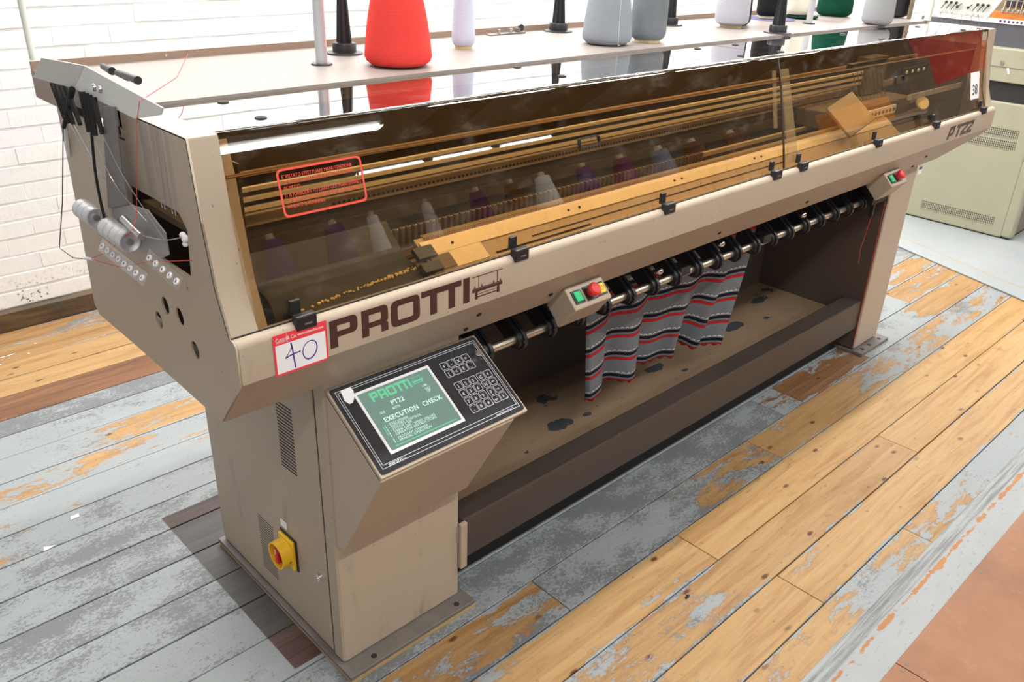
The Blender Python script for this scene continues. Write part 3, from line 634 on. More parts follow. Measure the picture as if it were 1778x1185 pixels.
# whitish translucent strips just behind the hood panels
for bx in (2.42,):
    MB().hull([(2.405, 1.270, 1.03), (2.465, 1.270, 1.03), (2.425, 1.335, 1.30), (2.385, 1.335, 1.30)], [(2.405, 1.274, 1.03), (2.465, 1.274, 1.03), (2.425, 1.339, 1.30), (2.385, 1.339, 1.30)]).build('hood_strip', M['frost'], KM)
    MB().hull([(2.335, 1.297, 1.14), (2.352, 1.297, 1.14), (2.352, 1.333, 1.30), (2.335, 1.333, 1.30)], [(2.335, 1.301, 1.14), (2.352, 1.301, 1.14), (2.352, 1.337, 1.30), (2.335, 1.337, 1.30)]).build('hood_strip', M['frost'], KM)
MB().sheet(lowp, [2.3635, 2.3685], .005, zs).build('hood_joint', M['beam'], KM); MB().sheet(upp, [2.3585, 2.3635], .005, zs).build('hood_joint', M['beam'], KM)
# warning label printed on the glass
k = frame((.7005, 1.2905, 1.1965), (1, 0, 0), (0, .228, .973))
lab = MB().mesh(flat([fillet([(0, 0, .012), (0, .0845, .012), (.174, .0845, .012), (.174, 0, .012)]), fillet([(.004, .004, .009), (.004, .0805, .009), (.170, .0805, .009), (.170, .004, .009)])], .0002), k).build('warning_label', M['label_red'], KM)
m = MB()
for i, tx in enumerate(("E' VIETATO EFFETTUARE MANUTENZIONE", "ED ALTRE OPERAZIONI SULLA MACCHINA", "IN MOTO", "IT IS FORBIDDEN TO CARRY OUT MAINTENANCE", "OR SERVICE OPERATIONS ON THE MACHINE", "WHEN IT IS RUNNING")):
    v = .0675 - i * .0098 - (.003 if i > 2 else 0)
    m.mesh(word(tx, .0088, xs=(.80 if i in (3,) else .86)), k @ T(.009, v))
m.build('warning_text', M['label_red'], lab)
# ---- yarn table
def tz(x): return 1.355 + sag(x)
tb = MB(); xs_ = lin(X0, X1, 8)
for xa, xb in zip(xs_, xs_[1:]):
    tb.hull([(xa, 1.590, 1.318 + sag(xa)), (xb, 1.590, 1.318 + sag(xb)), (xb, 2.062, 1.318 + sag(xb)), (xa, 2.062, 1.318 + sag(xa))], [(xa, 1.590, tz(xa)), (xb, 1.590, tz(xb)), (xb, 2.062, tz(xb)), (xa, 2.062, tz(xa))])
table = tb.build('yarn_table', M['table'], KM)
MB().box((X0 - .001, 1.933, 1.297), (X0 + .01, 2.069, 1.354)).build('table_end', M['lip'], table, bevel=.001)
lp = MB()
for xa, xb in zip(xs_, xs_[1:]):
    q = lambda x, s: [(x, 2.060, 1.30 + sag(x)), (x, 2.069, 1.30 + sag(x)), (x, 2.069, 1.372 + sag(x)), (x, 2.060, 1.372 + sag(x))]
    lp.hull(q(xa, 0), q(xb, 0))
lp.build('table_lip', M['lip'], table)
MB().cyl((.85, 2.0595, 1.3635), (.85, 2.058, 1.3635), .003, n=8).build('screw', M['chrome'], table)
# poles of the yarn frame
for px, py, rr, zb in ((1.112, 1.806, .0135, tz(1.1)), (3.272, 1.748, .0125, tz(3.27))):
    p = MB().cyl((px, py, zb), (px, py, 2.45), rr, n=18).build('frame_pole', M['alu'], KM, smooth=True)
    MB().lathe([(0, .004), (rr + .0105, .0035), (rr + .012, 0)], 20, (px, py, zb)).build('pole_flange', M['black'], p, smooth=True)
# needle-bed interior
DY, DZ = math.cos(math.radians(35)), math.sin(math.radians(35))
def bed(s): return (1.30 + DY * s, .985 + DZ * s)
NB = MB().prism([bed(-.03), bed(.112), (bed(.112)[0], bed(.112)[1] - .02), (bed(-.03)[0], .95)], 1.055, 3.30).build('needle_bed', M['gold2'], KM)
def strip_on(s0, s1, xa, xb, h, mat, name, parent=NB):
    y0, z0 = bed(s0); y1, z1 = bed(s1); n = (-DZ * h, DY * h)
    return MB().prism([(y0, z0), (y1, z1), (y1 + n[0], z1 + n[1]), (y0 + n[0], z0 + n[1])], xa, xb).build(name, mat, parent, bevel=.0006, seg=1)
strip_on(.062, .100, 1.06, 3.30, .003, M['gold'], 'bed_rail'); strip_on(-.02, .018, 1.06, 3.30, .0015, M['gold'], 'bed_rail')
strip_on(.018, .062, 1.075, 1.21, .0032, M['gold'], 'bed_plate'); strip_on(.02, .058, 1.062, 1.115, .006, M['dirtm'], 'bed_plate')
q = MB()
for i in range(int((3.28 - 1.08) / .0065)):
    x = 1.08 + i * .0065; y, z = bed(.108); q.box((x, y - .006, z - .004), (x + .003, y + .012, z + .005))
o = q.build('needle_row', M['gold'], NB); o['kind'] = 'stuff'
q = MB()
for i in range(int((2.5 - 1.36) / .008)):
    x = 1.36 + i * .008; y, z = bed(.040); q.box((x, y - .003, z), (x + .005, y + .003, z + .0012))
for i in range(40):
    x = 1.235 + i * .008; y, z = bed(.024); q.box((x, y - .002, z), (x + .005, y + .002, z + .0030))
o = q.build('needle_butts', M['vent'], NB); o['kind'] = 'stuff'
for sx in (1.14, 1.515, 1.555, 1.95, 1.985, 2.36, 2.40): 
    y, z = bed(.078); MB().cyl((sx, y, z), (sx, y - .002, z + .0045), .0035, n=8).build('bed_screw', M['vent'], NB)
for xx, s0, s1 in ((1.05, .055, .085), (1.045, .02, .045), (1.04, -.01, .012)):
    strip_on(s0, s1, xx - .02, xx + .03, .012, M['black'], 'bed_stop')
# dark well, lint and back of the interior
well = MB().prism([(1.262, .93), (1.92, .93), (1.92, .94), (1.262, .94)], .656, 3.945).build('inner_tray', M['dirtm'], KM)
MB().prism([(1.275, .985), (1.40, 1.010), (1.40, 1.004), (1.275, .979)], .665, 1.04).build('side_tray', M['beam_dark'], well)
MB().prism([(1.40, 1.010), (1.47, 1.075), (1.48, 1.07), (1.41, 1.0)], .665, 1.04).build('side_wall', M['beam_dark'], well)
q = MB()
for i in range(150):
    f = i / 149; 
    if random.random() < .25 + .75 * f:
        x = .705 + .325 * f + random.uniform(-.004, .004); y = 1.325 + .03 * f + random.uniform(-.003, .004) * (.5 + f)
        q.ball((x, y, .997 + (y - 1.325) * .2), random.uniform(.0015, .0035), 4)
o = q.build('lint_fluff', M['lint'], well); o['kind'] = 'stuff'
MB().lathe([(0, 0), (.055, 0), (.060, .01), (.060, .05), (.03, .056), (0, .056)], 28, (.66, 1.335, 1.0), (1, 0, 0)).build('drive_pulley', M['beam_dark'], well, smooth=True)
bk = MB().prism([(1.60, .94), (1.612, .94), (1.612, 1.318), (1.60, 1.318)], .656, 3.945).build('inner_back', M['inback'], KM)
for i, z in enumerate((1.176, 1.1555, 1.135)):
    MB().box((.742, 1.548, z - .0050), (3.6, 1.556, z + .0050)).build('carrier_rail', M['rail'], bk, bevel=.001, seg=1)
for i, (y, z0, z1, mt) in enumerate(((1.585, 1.085, 1.112, 'gold2'), (1.575, 1.03, 1.06, 'inback'), (1.53, 1.005, 1.02, 'gold'), (1.50, .965, .985, 'gold2'), (1.57, 1.195, 1.205, 'gold2'))):
    MB().box((.66, y, z0), (3.94, y + .012, z1)).build('back_rail', M[mt], bk, bevel=.001, seg=1)
q = MB()
for i in range(150): q.box((.98 + i * .0135, 1.583, 1.094), (.985 + i * .0135, 1.586, 1.099))
o = q.build('rack_holes', M['vent'], bk); o['kind'] = 'stuff'
q = MB()
for i in range(90): q.box((.67 + i * .018, 1.497, .99), (.679 + i * .018, 1.51, 1.035))
o = q.build('back_sinkers', M['dirtm'], bk); o['kind'] = 'stuff'
M['dirtm2'] = plain('dull_olive_plate', srgb(160, 140, 112), .5, .1, .2, 10)
# carriage at the right under the hood
CG = MB().box((2.98, 1.42, 1.02), (3.60, 1.585, 1.085)).build('carriage', M['dirtm'], KM, bevel=.004)
m = MB(); a = Vector((2.86, 1.305, 1.035)); m.obox(a, (.97, .0, .24), (-.05, .78, .62), (-.2, -.55, .8), .17, .13, .012); m.build('carriage_plate', M['dirtm2'], CG, bevel=.003)
for i in range(8): MB().tube([(3.06 + i * .030, 1.44, 1.235 + i * .004), (3.09 + i * .030, 1.40, 1.12)], .0013, 5).build('feeder_wire', M['grey_plate'], CG)
MB().prism([(1.43, 1.225), (1.45, 1.225), (1.45, 1.25), (1.43, 1.25)], 3.04, 3.31).build('feeder_bar', M['black'], CG)
EB = MB().box((3.08, 1.375, 1.055), (3.36, 1.381, 1.085)).build('eyelet_bar', M['white_plate'], CG)
for i in range(9):
    MB().lathe([(.0045, 0), (.0075, .001), (.0075, .003), (.0045, .004)], 12, (3.10 + i * .030, 1.375, 1.070), (0, -1, 0)).build('eyelet', M['grey_plate'], EB, smooth=True)
MB().cyl((3.33, 1.33, 1.19), (3.40, 1.295, 1.045), .011, n=16).build('clear_tube', M['clear'], CG, smooth=True)
MB().prism([(1.36, 1.095), (1.365, 1.095), (1.365, 1.115), (1.36, 1.115)], 3.42, 3.94).build('cloth_strip', M['alu'], CG)
e = MB().box((3.66, 1.50, 1.14), (3.90, 1.51, 1.175)); e.build('eyelet_plate', M['black'], CG)
for i in range(4): MB().lathe([(0, .004), (.006, .004), (.008, 0)], 12, (3.69 + i * .055, 1.499, 1.158), (0, -1, 0)).build('eyelet', M['white_plate'], CG, smooth=True)
MB().lathe([(0, .006), (.026, .006), (.028, 0), (0, 0)], 20, (3.62, 1.38, 1.06), (-.5, -.7, .5)).build('cream_disc', M['rail'], CG, smooth=True)
MB().box((3.40, 1.53, 1.09), (3.56, 1.585, 1.23)).build('carriage_block', M['dirtm'], CG)
# ---- control tower
XL, XR, YF, YB = .779, 1.147, 1.345, 1.972
tw = MB().box((XL + .004, YF, .024), (XR, YB, .830)).build('control_tower', M['tan_tower'], KM, bevel=.004)
door = MB().box((XL, 1.392, .05), (XL + .012, YB - .006, .80)).build('door', M['tan_tower'], tw, bevel=.003)
MB().box((XL + .001, YF + .002, .026), (XL + .010, 1.386, .826)).build('door_post', M['tan_tower'], tw, bevel=.003)
MB().box((XL + .0035, 1.3855, .03), (XL + .006, 1.3925, .82)).build('door_gap', M['vent'], tw)
for i in range(21):
    z = .686 - i * .0088; MB().hull([(XL - .0005, 1.487, z), (XL - .0005, 1.556, z - .003), (XL - .0005, 1.556, z - .0066), (XL - .0005, 1.487, z - .0036)], [(XL + .004, 1.487, z), (XL + .004, 1.556, z - .003), (XL + .004, 1.556, z - .0066), (XL + .004, 1.487, z - .0036)]).build('vent_slot', M['vent'], door)
for i in range(21):
    z = .262 - i * .0086; MB().box((XL - .0004, 1.645, z - .0022), (XL + .003, 1.722, z)).build('vent_slot', M['vent'], door)
# main switch
sw = MB().box((XL - .003, 1.524, .196), (XL + .002, 1.600, .292)).build('switch_gasket', M['black'], door)
MB().box((XL - .012, 1.528, .200), (XL - .003, 1.596, .288)).build('switch_plate', M['yellow'], sw, bevel=.003)
MB().lathe([(.0, .0), (.038, 0), (.0365, .028), (.032, .028), (.031, .010), (0, .010)], 30, (XL - .012, 1.562, .245), (-1, 0, 0)).build('switch_collar', M['yellow'], sw, smooth=True)
MB().lathe([(0, .014), (.030, .014), (.031, .009)], 30, (XL - .012, 1.562, .245), (-1, 0, 0)).build('switch_dial', M['red'], sw, smooth=True)
MB().box((XL - .040, 1.555, .222), (XL - .024, 1.569, .268)).build('switch_handle', M['red'], sw, bevel=.004)
MB().box((XL - .0405, 1.5605, .252), (XL - .0398, 1.5635, .266)).build('switch_mark', M['white'], sw)
MB().cyl((XL - .028, 1.532, .238), (XL - .018, 1.527, .238), .004, n=8).build('padlock_hole', M['black'], sw)
MB().box((XL - .001, 1.567, .302), (XL + .002, 1.596, .322)).build('switch_notice', M['paper'], door)
MB().lathe([(0, .004), (.006, .004), (.007, .007), (.010, .007), (.011, 0)], 16, (XL, 1.422, .251), (-1, 0, 0)).build('door_lock', M['chrome'], door, smooth=True)
bp = MB().box((.768, 1.297, .010), (1.166, 1.985, .022)).build('base_plate', M['grey_plate'], tw, bevel=.002)
MB().box((.770, 1.296, .0), (1.168, 1.312, .010)).build('packing_strip', M['woodpack'], bp); MB().box((.770, 1.312, .0), (.786, 1.98, .010)).build('packing_strip', M['woodpack'], bp)
for bx in (.85, 1.118): MB().lathe([(0, .002), (.007, .0015), (.008, 0)], 12, (bx, 1.318, .022)).build('bolt_head', M['vent'], bp)
MB().box((1.146, 1.333, .115), (1.168, 1.345, .262)).build('tower_flange', M['tan_tower'], tw, bevel=.002)
# box on the tower's right with open connector recess
sb = MB().prism([(1.36, .46), (1.40, .44), (1.56, .44), (1.56, .72), (1.36, .72)], 1.147, 1.150).box((1.147, 1.36, .45), (1.225, 1.364, .475)).box((1.215, 1.36, .46), (1.225, 1.50, .60)).build('connector_box', M['tan_tower'], tw)
MB().box((1.155, 1.40, .48), (1.20, 1.42, .58)).build('connector', M['blackm'], sb); MB().box((1.165, 1.37, .47), (1.19, 1.39, .56)).build('connector', M['blackm'], sb)
# ---- console
cs = MB().prism([(1.345, .792), (1.162, .674), (1.1575, .667), (1.3165, .391), (1.345, .385)], .785, 1.150).build('console', M['tan'], KM, bevel=.002)
O = Vector((.785, 1.156, .679)); Vv = Vector((0, 1.341 - 1.156, .798 - .679)).normalized(); Nn = Vector((1, 0, 0)).cross(Vv)
KP = frame(O, (1, 0, 0), Vv)
def PP(u, v, h=0): return O + Vector((u, 0, 0)) + Vv * v + Nn * h
MB().obox(PP(0, -.002, -.014), (1, 0, 0), Vv, Nn, .405, .224, .013).build('console_tray', M['tan'], cs, bevel=.002)
MB().mesh(flat([fillet([(.004, .004, .008), (.004, .216, .004), (.400, .216, .008), (.400, .004, .008)]), rect(.0475, .037, .243, .189)], .0012), KP).build('console_panel', M['panel'], cs)
def border(d, wd): return [rect(d, d + .002, .404 - d, .220 - d), rect(d + wd, d + .002 + wd, .404 - d - wd, .220 - d - wd)]
MB().mesh(flat(border(.0125, .0012), .0002), KP @ Matrix.Translation((0, 0, .0014))).mesh(flat([rect(.017, .022, .387, .203), rect(.0182, .0232, .3858, .2018)], .0002), KP @ Matrix.Translation((0, 0, .0014))).build('border_lines', M['keyline'], cs)
MB().mesh(flat([rect(.0465, .036, .244, .190), rect(.0525, .042, .238, .184)], .0008), KP @ Matrix.Translation((0, 0, .0016))).build('screen_frame', M['white'], cs)
scr = MB()
NS = 10; vs = [[scr.b.verts.new(PP(.045 + .20 * i / NS, .034 + .157 * j / NS, -.0007 + .0016 * (1 - ((i / NS * 2 - 1) ** 2 + (j / NS * 2 - 1) ** 2) / 2))) for j in range(NS + 1)] for i in range(NS + 1)]
for i in range(NS):
    for j in range(NS): scr.b.faces.new((vs[i][j], vs[i + 1][j], vs[i + 1][j + 1], vs[i][j + 1]))
scr = scr.build('screen', M['screen'], cs, smooth=True)
SK = KP @ Matrix.Translation((0, 0, .0014))
m = MB(); k3 = .30
for g, x in ((P_(.061), 0), (R_(.061), .0705), (O_(.071), .1385), (TT, .2135), (I_, .324)): m.mesh(flat(g, .0002), SK @ T(.078 + x * .30, .156) @ Matrix.Diagonal((.30, .40, 1, 1)))
m2 = emblem_bm(SK @ T(.185, .158), .34); m2.build('screen_emblem', M['scr_grn'], scr)
m.build('screen_logo', M['scr_grn'], scr)
MB().mesh(flat([rect(.066, .0475, .226, .0497)], .0002), SK).build('screen_line', M['scr_grn'], scr)
MB().mesh(flat([rect(.0645, .074, .0662, .0975)], .0002), SK).build('screen_line', M['scr_grn'], scr)
m = MB()
m.mesh(word('PT22', .015, xs=.95, bold=.0003, sp=1.15), SK @ T(.112, .1345)).mesh(word('EXECUTION', .015, xs=.95, bold=.0004, sp=1.15), SK @ T(.076, .1045)).mesh(word('CHECK', .015, xs=.95, bold=.0003, sp=1.15), SK @ T(.176, .1185 - .014))
m.build('screen_heading', M['scr_txt'], scr)
s6 = .0078
for tx, u_, v_ in (('10.0', .075, .1245), ('BITTE', .108, .1245), ('1.00', .200, .146), ('OK?', .203, .137), ('UP', .205, .131)): MB().mesh(word(tx, s6), SK @ T(u_, v_)).build('screen_text', M['scr_txt'], scr)
for i, tx in enumerate(('1 - EXECUTION', '2 - ENTITIES CONTROL', '3 - STITCH CAM', '4 - YARN CAM - SPEED VALUES', '5 - OPERATOR INSTRUCTIONS', '8 - PROGRAM CHANGE', '9 - MANUAL OPERATION')):
    MB().mesh(word(tx, s6, sp=1.12), SK @ T(.0685, .0945 - i * .0064 - (.002 if i > 4 else 0))).build('screen_text', M['scr_txt'], scr)
m = name_bm(KP @ T(.030, .0150) @ Matrix.Translation((0, 0, .0016)) @ Matrix.Diagonal((.095, .10, .5, 1))); e = emblem_bm(KP @ T(.0635, .0150) @ Matrix.Translation((0, 0, .0016)), .09)
m.build('panel_name', M['keyline'], cs); e.build('panel_emblem', M['keyline'], cs)
MB().mesh(word('MADE IN ITALY', .0068, xs=1.1, bold=.0001), KP @ T(.322, .0145) @ Matrix.Translation((0, 0, .0016))).build('origin_text', M['keyline'], cs)
def key(u, v, wk, txt, sz=.011):
    K = KP @ T(u, v) @ Matrix.Translation((0, 0, .0014))
    o = MB().mesh(flat([fillet([(0, 0, .0025), (0, wk, .0025), (wk, wk, .0025), (wk, 0, .0025)])], .0008), K).build('key', M['keyblk'], cs)
    m = MB().mesh(flat([fillet([(-.0006, -.0006, .003), (-.0006, wk + .0006, .003), (wk + .0006, wk + .0006, .003), (wk + .0006, -.0006, .003)]), fillet([(.0007, .0007, .002), (.0007, wk - .0007, .002), (wk - .0007, wk - .0007, .002), (wk - .0007, .0007, .002)])], .0002), K @ Matrix.Translation((0, 0, .0009)))
    G = K @ T(wk * .42, wk * .24) @ Matrix.Translation((0, 0, .0010))
    ar = {'up': 0, 'left': 90, 'down': 180, 'right': 270}
    if txt in ar:
        a = [(0, .0042), (-.0028, .0004), (-.0009, .0004), (-.0009, -.004), (.0009, -.004), (.0009, .0004), (.0028, .0004)]
        m.mesh(flat([a], .0002), K @ T(wk * .45, wk * .46) @ Matrix.Rotation(math.radians(ar[txt]), 4, 'Z') @ Matrix.Translation((0, 0, .001)))
    elif txt == 'dia': m.mesh(flat([[(0, .004), (-.003, 0), (0, -.004), (.003, 0)]], .0002), K @ T(wk * .45, wk * .46) @ Matrix.Translation((0, 0, .001)))
    else: m.mesh(word(txt, sz, 'CENTER', bold=.0004), G)
    m.mesh(flat([ell(wk * .75, wk * .80, .001, n=8)], .0002), K @ Matrix.Translation((0, 0, .001)))
    m.build('key_legend', M['keyline'], o)
pw = .0212
for r, row in enumerate((('1', '2', '3', 'C', 'up'), ('4', '5', '6', 'N', 'left'), ('7', '8', '9', 'F', 'right'), ('.', '0', 'dia', '<>', 'down'))):
    for c_, tx in enumerate(row): key(.2725 + c_ * pw + (.0025 if c_ > 2 else 0), .1075 - r * pw, .0182, tx, .011 if tx != '<>' else .009)
for r, row in enumerate((('+', '-', 'X', '='), ('[', '<', 'E', '_'))):
    for c_, tx in enumerate(row): key(.2705 + c_ * pw, .1640 - r * pw, .0182, tx)
MB().lathe([(0, .016), (.006, .016), (.0075, .013), (.0085, .013), (.0095, .0)], 18, PP(.3725, .1675, .001), Nn).build('console_lock', M['chrome'], cs, smooth=True)
MB().obox(PP(.372, .180, .006), (.85, 0, .0), Vv, Nn, .016, .018, .010).build('lock_tab', M['clear'], cs, bevel=.003)
MB().mesh(flat([[(.022, .182), (.026, .206), (.050, .207), (.052, .196), (.046, .182), (.036, .172), (.028, .172)]], .0003), KP @ Matrix.Translation((0, 0, .0022))).build('torn_paper', M['paper'], cs)
MB().cyl((.98, 1.298, .424), (.98, 1.302, .427), .006, n=10).build('screw', M['vent'], cs)
# ---- right leg, beam, tray, back
lg = MB().box((3.432, 1.345, .02), (3.648, 1.99, .905)).build('leg', M['tan'], KM, bevel=.006)
MB().box((3.429, 1.352, .022), (3.432, 1.985, .90)).build('leg_inner_face', M['leg_in'], lg)  # inner face of the leg, coloured darker than its other sides
bp2 = MB().box((3.425, 1.302, .0), (3.685, 2.0, .014)).build('base_plate', M['grey_plate'], lg, bevel=.002)
for bx in (3.475, 3.54, 3.635): MB().lathe([(0, .003), (.008, .002), (.009, 0)], 12, (bx, 1.325, .014)).build('bolt_head', M['vent'], bp2)
MB().box((3.30, 1.355, .70), (3.43, 1.43, .80)).build('roller_bracket', M['beam_dark'], lg); MB().box((3.33, 1.36, .645), (3.345, 1.375, .70)).build('bracket_foot', M['beam_dark'], lg)
bm_ = MB().box((1.172, 1.357, .118), (3.428, 1.435, .250)).build('front_beam', M['beam'], KM, bevel=.005)
MB().box((1.150, 1.359, .105), (1.172, 1.43, .248)).build('beam_bracket', M['beam_dark'], bm_, bevel=.002)
MB().box((1.147, 1.43, .0), (3.428, 1.437, .12)).build('under_beam_sheet', M['blackm'], bm_)  # black sheet closing the space between beam and floor
tr = MB().box((1.147, 1.435, .166), (3.430, 1.852, .176)).build('tray', M['tray'], KM)
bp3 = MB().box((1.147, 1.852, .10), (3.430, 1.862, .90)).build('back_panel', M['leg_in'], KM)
# red yarn ends hanging by the leg
for yx, yy, z0, z1 in ((3.415, 1.353, .26, .72), (3.385, 1.372, .42, .70)):
    pass
# ---- take-down roller
sh = MB().cyl((1.175, 1.40, .703), (3.431, 1.40, .703), .0125, n=20).build('take_down_shaft', M['shaft'], KM, smooth=True)
ring = None
for i in range(20):
    x = 1.275 + .1113 * i * (1.0) if i else 1.262
    x = 1.386 + .11095 * (i - 1) if i else 1.270
    if ring is None:
        dv = Vector((.82, .572)); pv = Vector((-.572, .82)); rr = .0315
        st = [(rr * (pv.x * math.cos(t) - dv.x * math.sin(t)), rr * (pv.y * math.cos(t) - dv.y * math.sin(t))) for t in [PI * i / 14 for i in range(15)]]
        st += [(st[-1][0] + dv.x * .11, st[-1][1] + dv.y * .11), (st[0][0] + dv.x * .11, st[0][1] + dv.y * .11)]
        si = [(y * .80, z * .80) for y, z in st]
        ring = MB().prism(st, .002, .013).prism(si, -.011, .003).build('roller_ring', M['black'], sh, smooth=True, bevel=.0012, world=False)
        ring.matrix_parent_inverse = WM(sh).inverted(); ring.location = (x, 1.40, .703)
        rs = MB().cyl((0, -.0302, .004), (0, -.033, .004), .0042, n=10).build('ring_screw', M['beam_dark'], ring, world=False)
    else:
        o = copy_tree(ring, sh); o.location = (x, 1.40, .703)
for bx, bz in ((1.945, .758), (2.262, .772), (2.775, .764)):
    MB().ball((bx, 1.375, bz), .0125, 10).build('chrome_knob', M['chrome'], sh, smooth=True)
for bx in (2.08, 2.55): MB().box((bx - .02, 1.375, .708), (bx + .03, 1.42, .735)).build('roller_clip', M['beam_dark'], sh, bevel=.001)
MB().box((1.175, 1.47, .72), (3.428, 1.53, .80)).build('roller_beam', M['blackm'], sh)
# ---- stop boxes
def stop_box(xa, xb, yel):
    pr = [(1.295, .864), (1.250, .8185), (1.303, .753), (1.352, .802)]
    e = MB().prism(pr, xa, xb).build('stop_box', M['tan'], KM, bevel=.003)
    o = Vector((xa, 1.250, .8185)); V = Vector((0, .045, .0455)).normalized(); N = Vector((1, 0, 0)).cross(V); K = frame(o, (1, 0, 0), V); wd = xb - xa
    def btn(u, mat, nm):
        MB().mesh(flat([rect(u - .016, .013, u + .016, .049)], .0015), K @ Matrix.Translation((0, 0, .0015))).build('button_bezel', M['black'], e)
        bb = MB().obox(K @ Vector((u - .011, .018, .003)), (1, 0, 0), V, N, .022, .026, .004).build(nm, mat, e, bevel=.001)
        return bb
    b1 = btn(wd * .2, M['green'], 'green_button')
    MB().mesh(flat([ell(wd * .2, .031, .006, n=16), ell(wd * .2, .031, .0046, n=16)], .0002), K @ Matrix.Translation((0, 0, .0075))).build('button_mark', M['green2'], b1)
    um = wd * (.53 if yel else .55)
    MB().mesh(flat([rect(um - .019, .012, um + .019, .050)], .0015), K @ Matrix.Translation((0, 0, .0015))).build('button_bezel', M['black'], e)
    MB().lathe([(.012, 0), (.012, .012), (.0175, .014), (.0180, .022), (.014, .027), (.006, .0285), (0, .0288)], 26, K @ Vector((um, .031, .002)), N).build('emergency_button', M['redb'], e, smooth=True)
    if yel:
        b2 = btn(wd * .82, M['yel_btn'], 'yellow_button')
        MB().mesh(flat([ell(wd * .82, .031, .006, n=16), ell(wd * .82, .031, .0048, n=16)], .0002), K @ Matrix.Translation((0, 0, .0075))).build('button_mark', M['orange'], b2)
stop_box(1.441, 1.578, True); stop_box(3.189, 3.322, False)
# ---- yarn spindles on the table
def spindle(x, y):
    S_ = bpy.data.objects.new('yarn_spindle', None); C.objects.link(S_); S_.parent = KM; S_.matrix_parent_inverse = WM(KM).inverted(); S_.location = (x, y, tz(x))
    return S_
sp0 = spindle(1.256, 1.928)
MB().lathe([(0, .006), (.030, .006), (.046, .004), (.048, 0)], 28).build('spindle_foot', M['black'], sp0, smooth=True, world=False)
m = MB(); m.lathe([(0.0, .028), (.028, .027), (.030, .024), (.030, .006)], 24)
m.build('spindle_collar', M['black'], sp0, smooth=True, world=False)
m = MB()
for k in range(4):
    a = k * PI / 2 + .35; u = Vector((math.cos(a), math.sin(a), 0)); v = Vector((-u.y, u.x, 0)) * .003
    m.hull([u * .0 - v, u * .024 - v, u * .024 + v, u * .0 + v], [p + Vector((0, 0, .21)) for p in (u * 0 - v, u * .007 - v, u * .007 + v, u * 0 + v)])
m.cyl((0, 0, .006), (0, 0, .215), .014, .005, 14); m.build('spindle_post', M['black'], sp0, world=False)
for x, y in ((2.124, 2.005), (2.660, 1.962), (2.835, 1.626)):
    o = copy_tree(sp0, KM); o.location = (x, y, tz(x))
# ---- yarn tension unit at the left end
br = bpy.data.objects.new('tension_bracket', None); C.objects.link(br); br.parent = KM; br.matrix_parent_inverse = WM(KM).inverted(); br.location = (.54, 1.6, 1.38); 
def slab(pts, nrm, t): n = Vector(nrm).normalized() * t; return MB().hull([Vector(p) for p in pts], [Vector(p) + n for p in pts])
slab([(.54, 1.671, 1.416), (.54, 1.350, 1.395), (.54, 1.362, 1.382), (.54, 1.476, 1.356), (.54, 1.752, 1.364)], (1, 0, 0), .003).build('bracket_plate', M['white_plate'], br, bevel=.001)
slab([(.54, 1.671, 1.416), (.54, 1.752, 1.364), (.499, 1.850, 1.374), (.500, 1.776, 1.420)], (.9, .4, .2), .003).build('bracket_flap', M['white_plate'], br, bevel=.001)
for yy, zz in ((1.640, 1.383), (1.612, 1.384)):
    MB().lathe([(0, .006), (.005, .006), (.007, .003), (.0072, 0)], 14, (.541, yy, zz), (-1, 0, 0)).build('bracket_screw', M['steel'], br, smooth=True)
for a_, b_2 in (((.599, 1.751, 1.40), (.592, 1.688, 1.40)), ((.593, 1.666, 1.40), (.592, 1.615, 1.40)), ((.590, 1.625, 1.402), (.588, 1.560, 1.402))):
    MB().cyl(a_, b_2, .006, .0075, 12).build('lever_grip', M['black'], br, smooth=True)
for (ay, az, by, bz) in ((1.859, 1.358, 1.812, 1.300), (1.835, 1.360, 1.790, 1.295), (1.808, 1.361, 1.765, 1.297), (1.747, 1.365, 1.827, 1.279), (1.784, 1.364, 1.725, 1.303), (1.698, 1.367, 1.685, 1.296), (1.680, 1.367, 1.665, 1.294), (1.663, 1.367, 1.650, 1.296), (1.642, 1.365, 1.615, 1.306)):
    MB().cyl((.535, ay, az), (.53, by, bz), .0060, .0040, 8).build('yarn_spring', M['blackm'], br, smooth=True)
def wire(pts, r, mat, name='guide_wire', par=br):
    # smooth through the points
    out = []; P = [Vector(p) for p in pts]
    for i in range(len(P) - 1):
        p0 = P[max(i - 1, 0)]; p1 = P[i]; p2 = P[i + 1]; p3 = P[min(i + 2, len(P) - 1)]
        for k in range(6):
            t = k / 6; out.append(.5 * ((2 * p1) + (p2 - p0) * t + (2 * p0 - 5 * p1 + 4 * p2 - p3) * t * t + (3 * p1 - p0 - 3 * p2 + p3) * t ** 3))
    out.append(P[-1]); return MB().tube(out, r, 6).build(name, M[mat], par, smooth=True)
MB().tube([(.53, 1.832, 1.278), (.53, 1.94, 1.10), (.53, 2.040, .965), (.53, 1.95, .967), (.53, 1.829, 1.001)], .0011, 6).build('guide_wire', M['blackm'], br)
MB().cyl((.53, 1.865, .992), (.53, 1.815, 1.004), .004, .003, 10).build('ceramic_eyelet', M['paper'], br, smooth=True)
wire([(.535, 1.835, 1.36), (.545, 1.86, 1.30), (.552, 1.90, 1.24), (.556, 1.92, 1.20)], .0045, 'white_plate', 'white_tube')
wire([(.53, 1.671, 1.296), (.528, 1.685, 1.22), (.527, 1.682, 1.146), (.526, 1.665, 1.113), (.526, 1.62, 1.10)], .0026, 'blackm', 'black_hose')
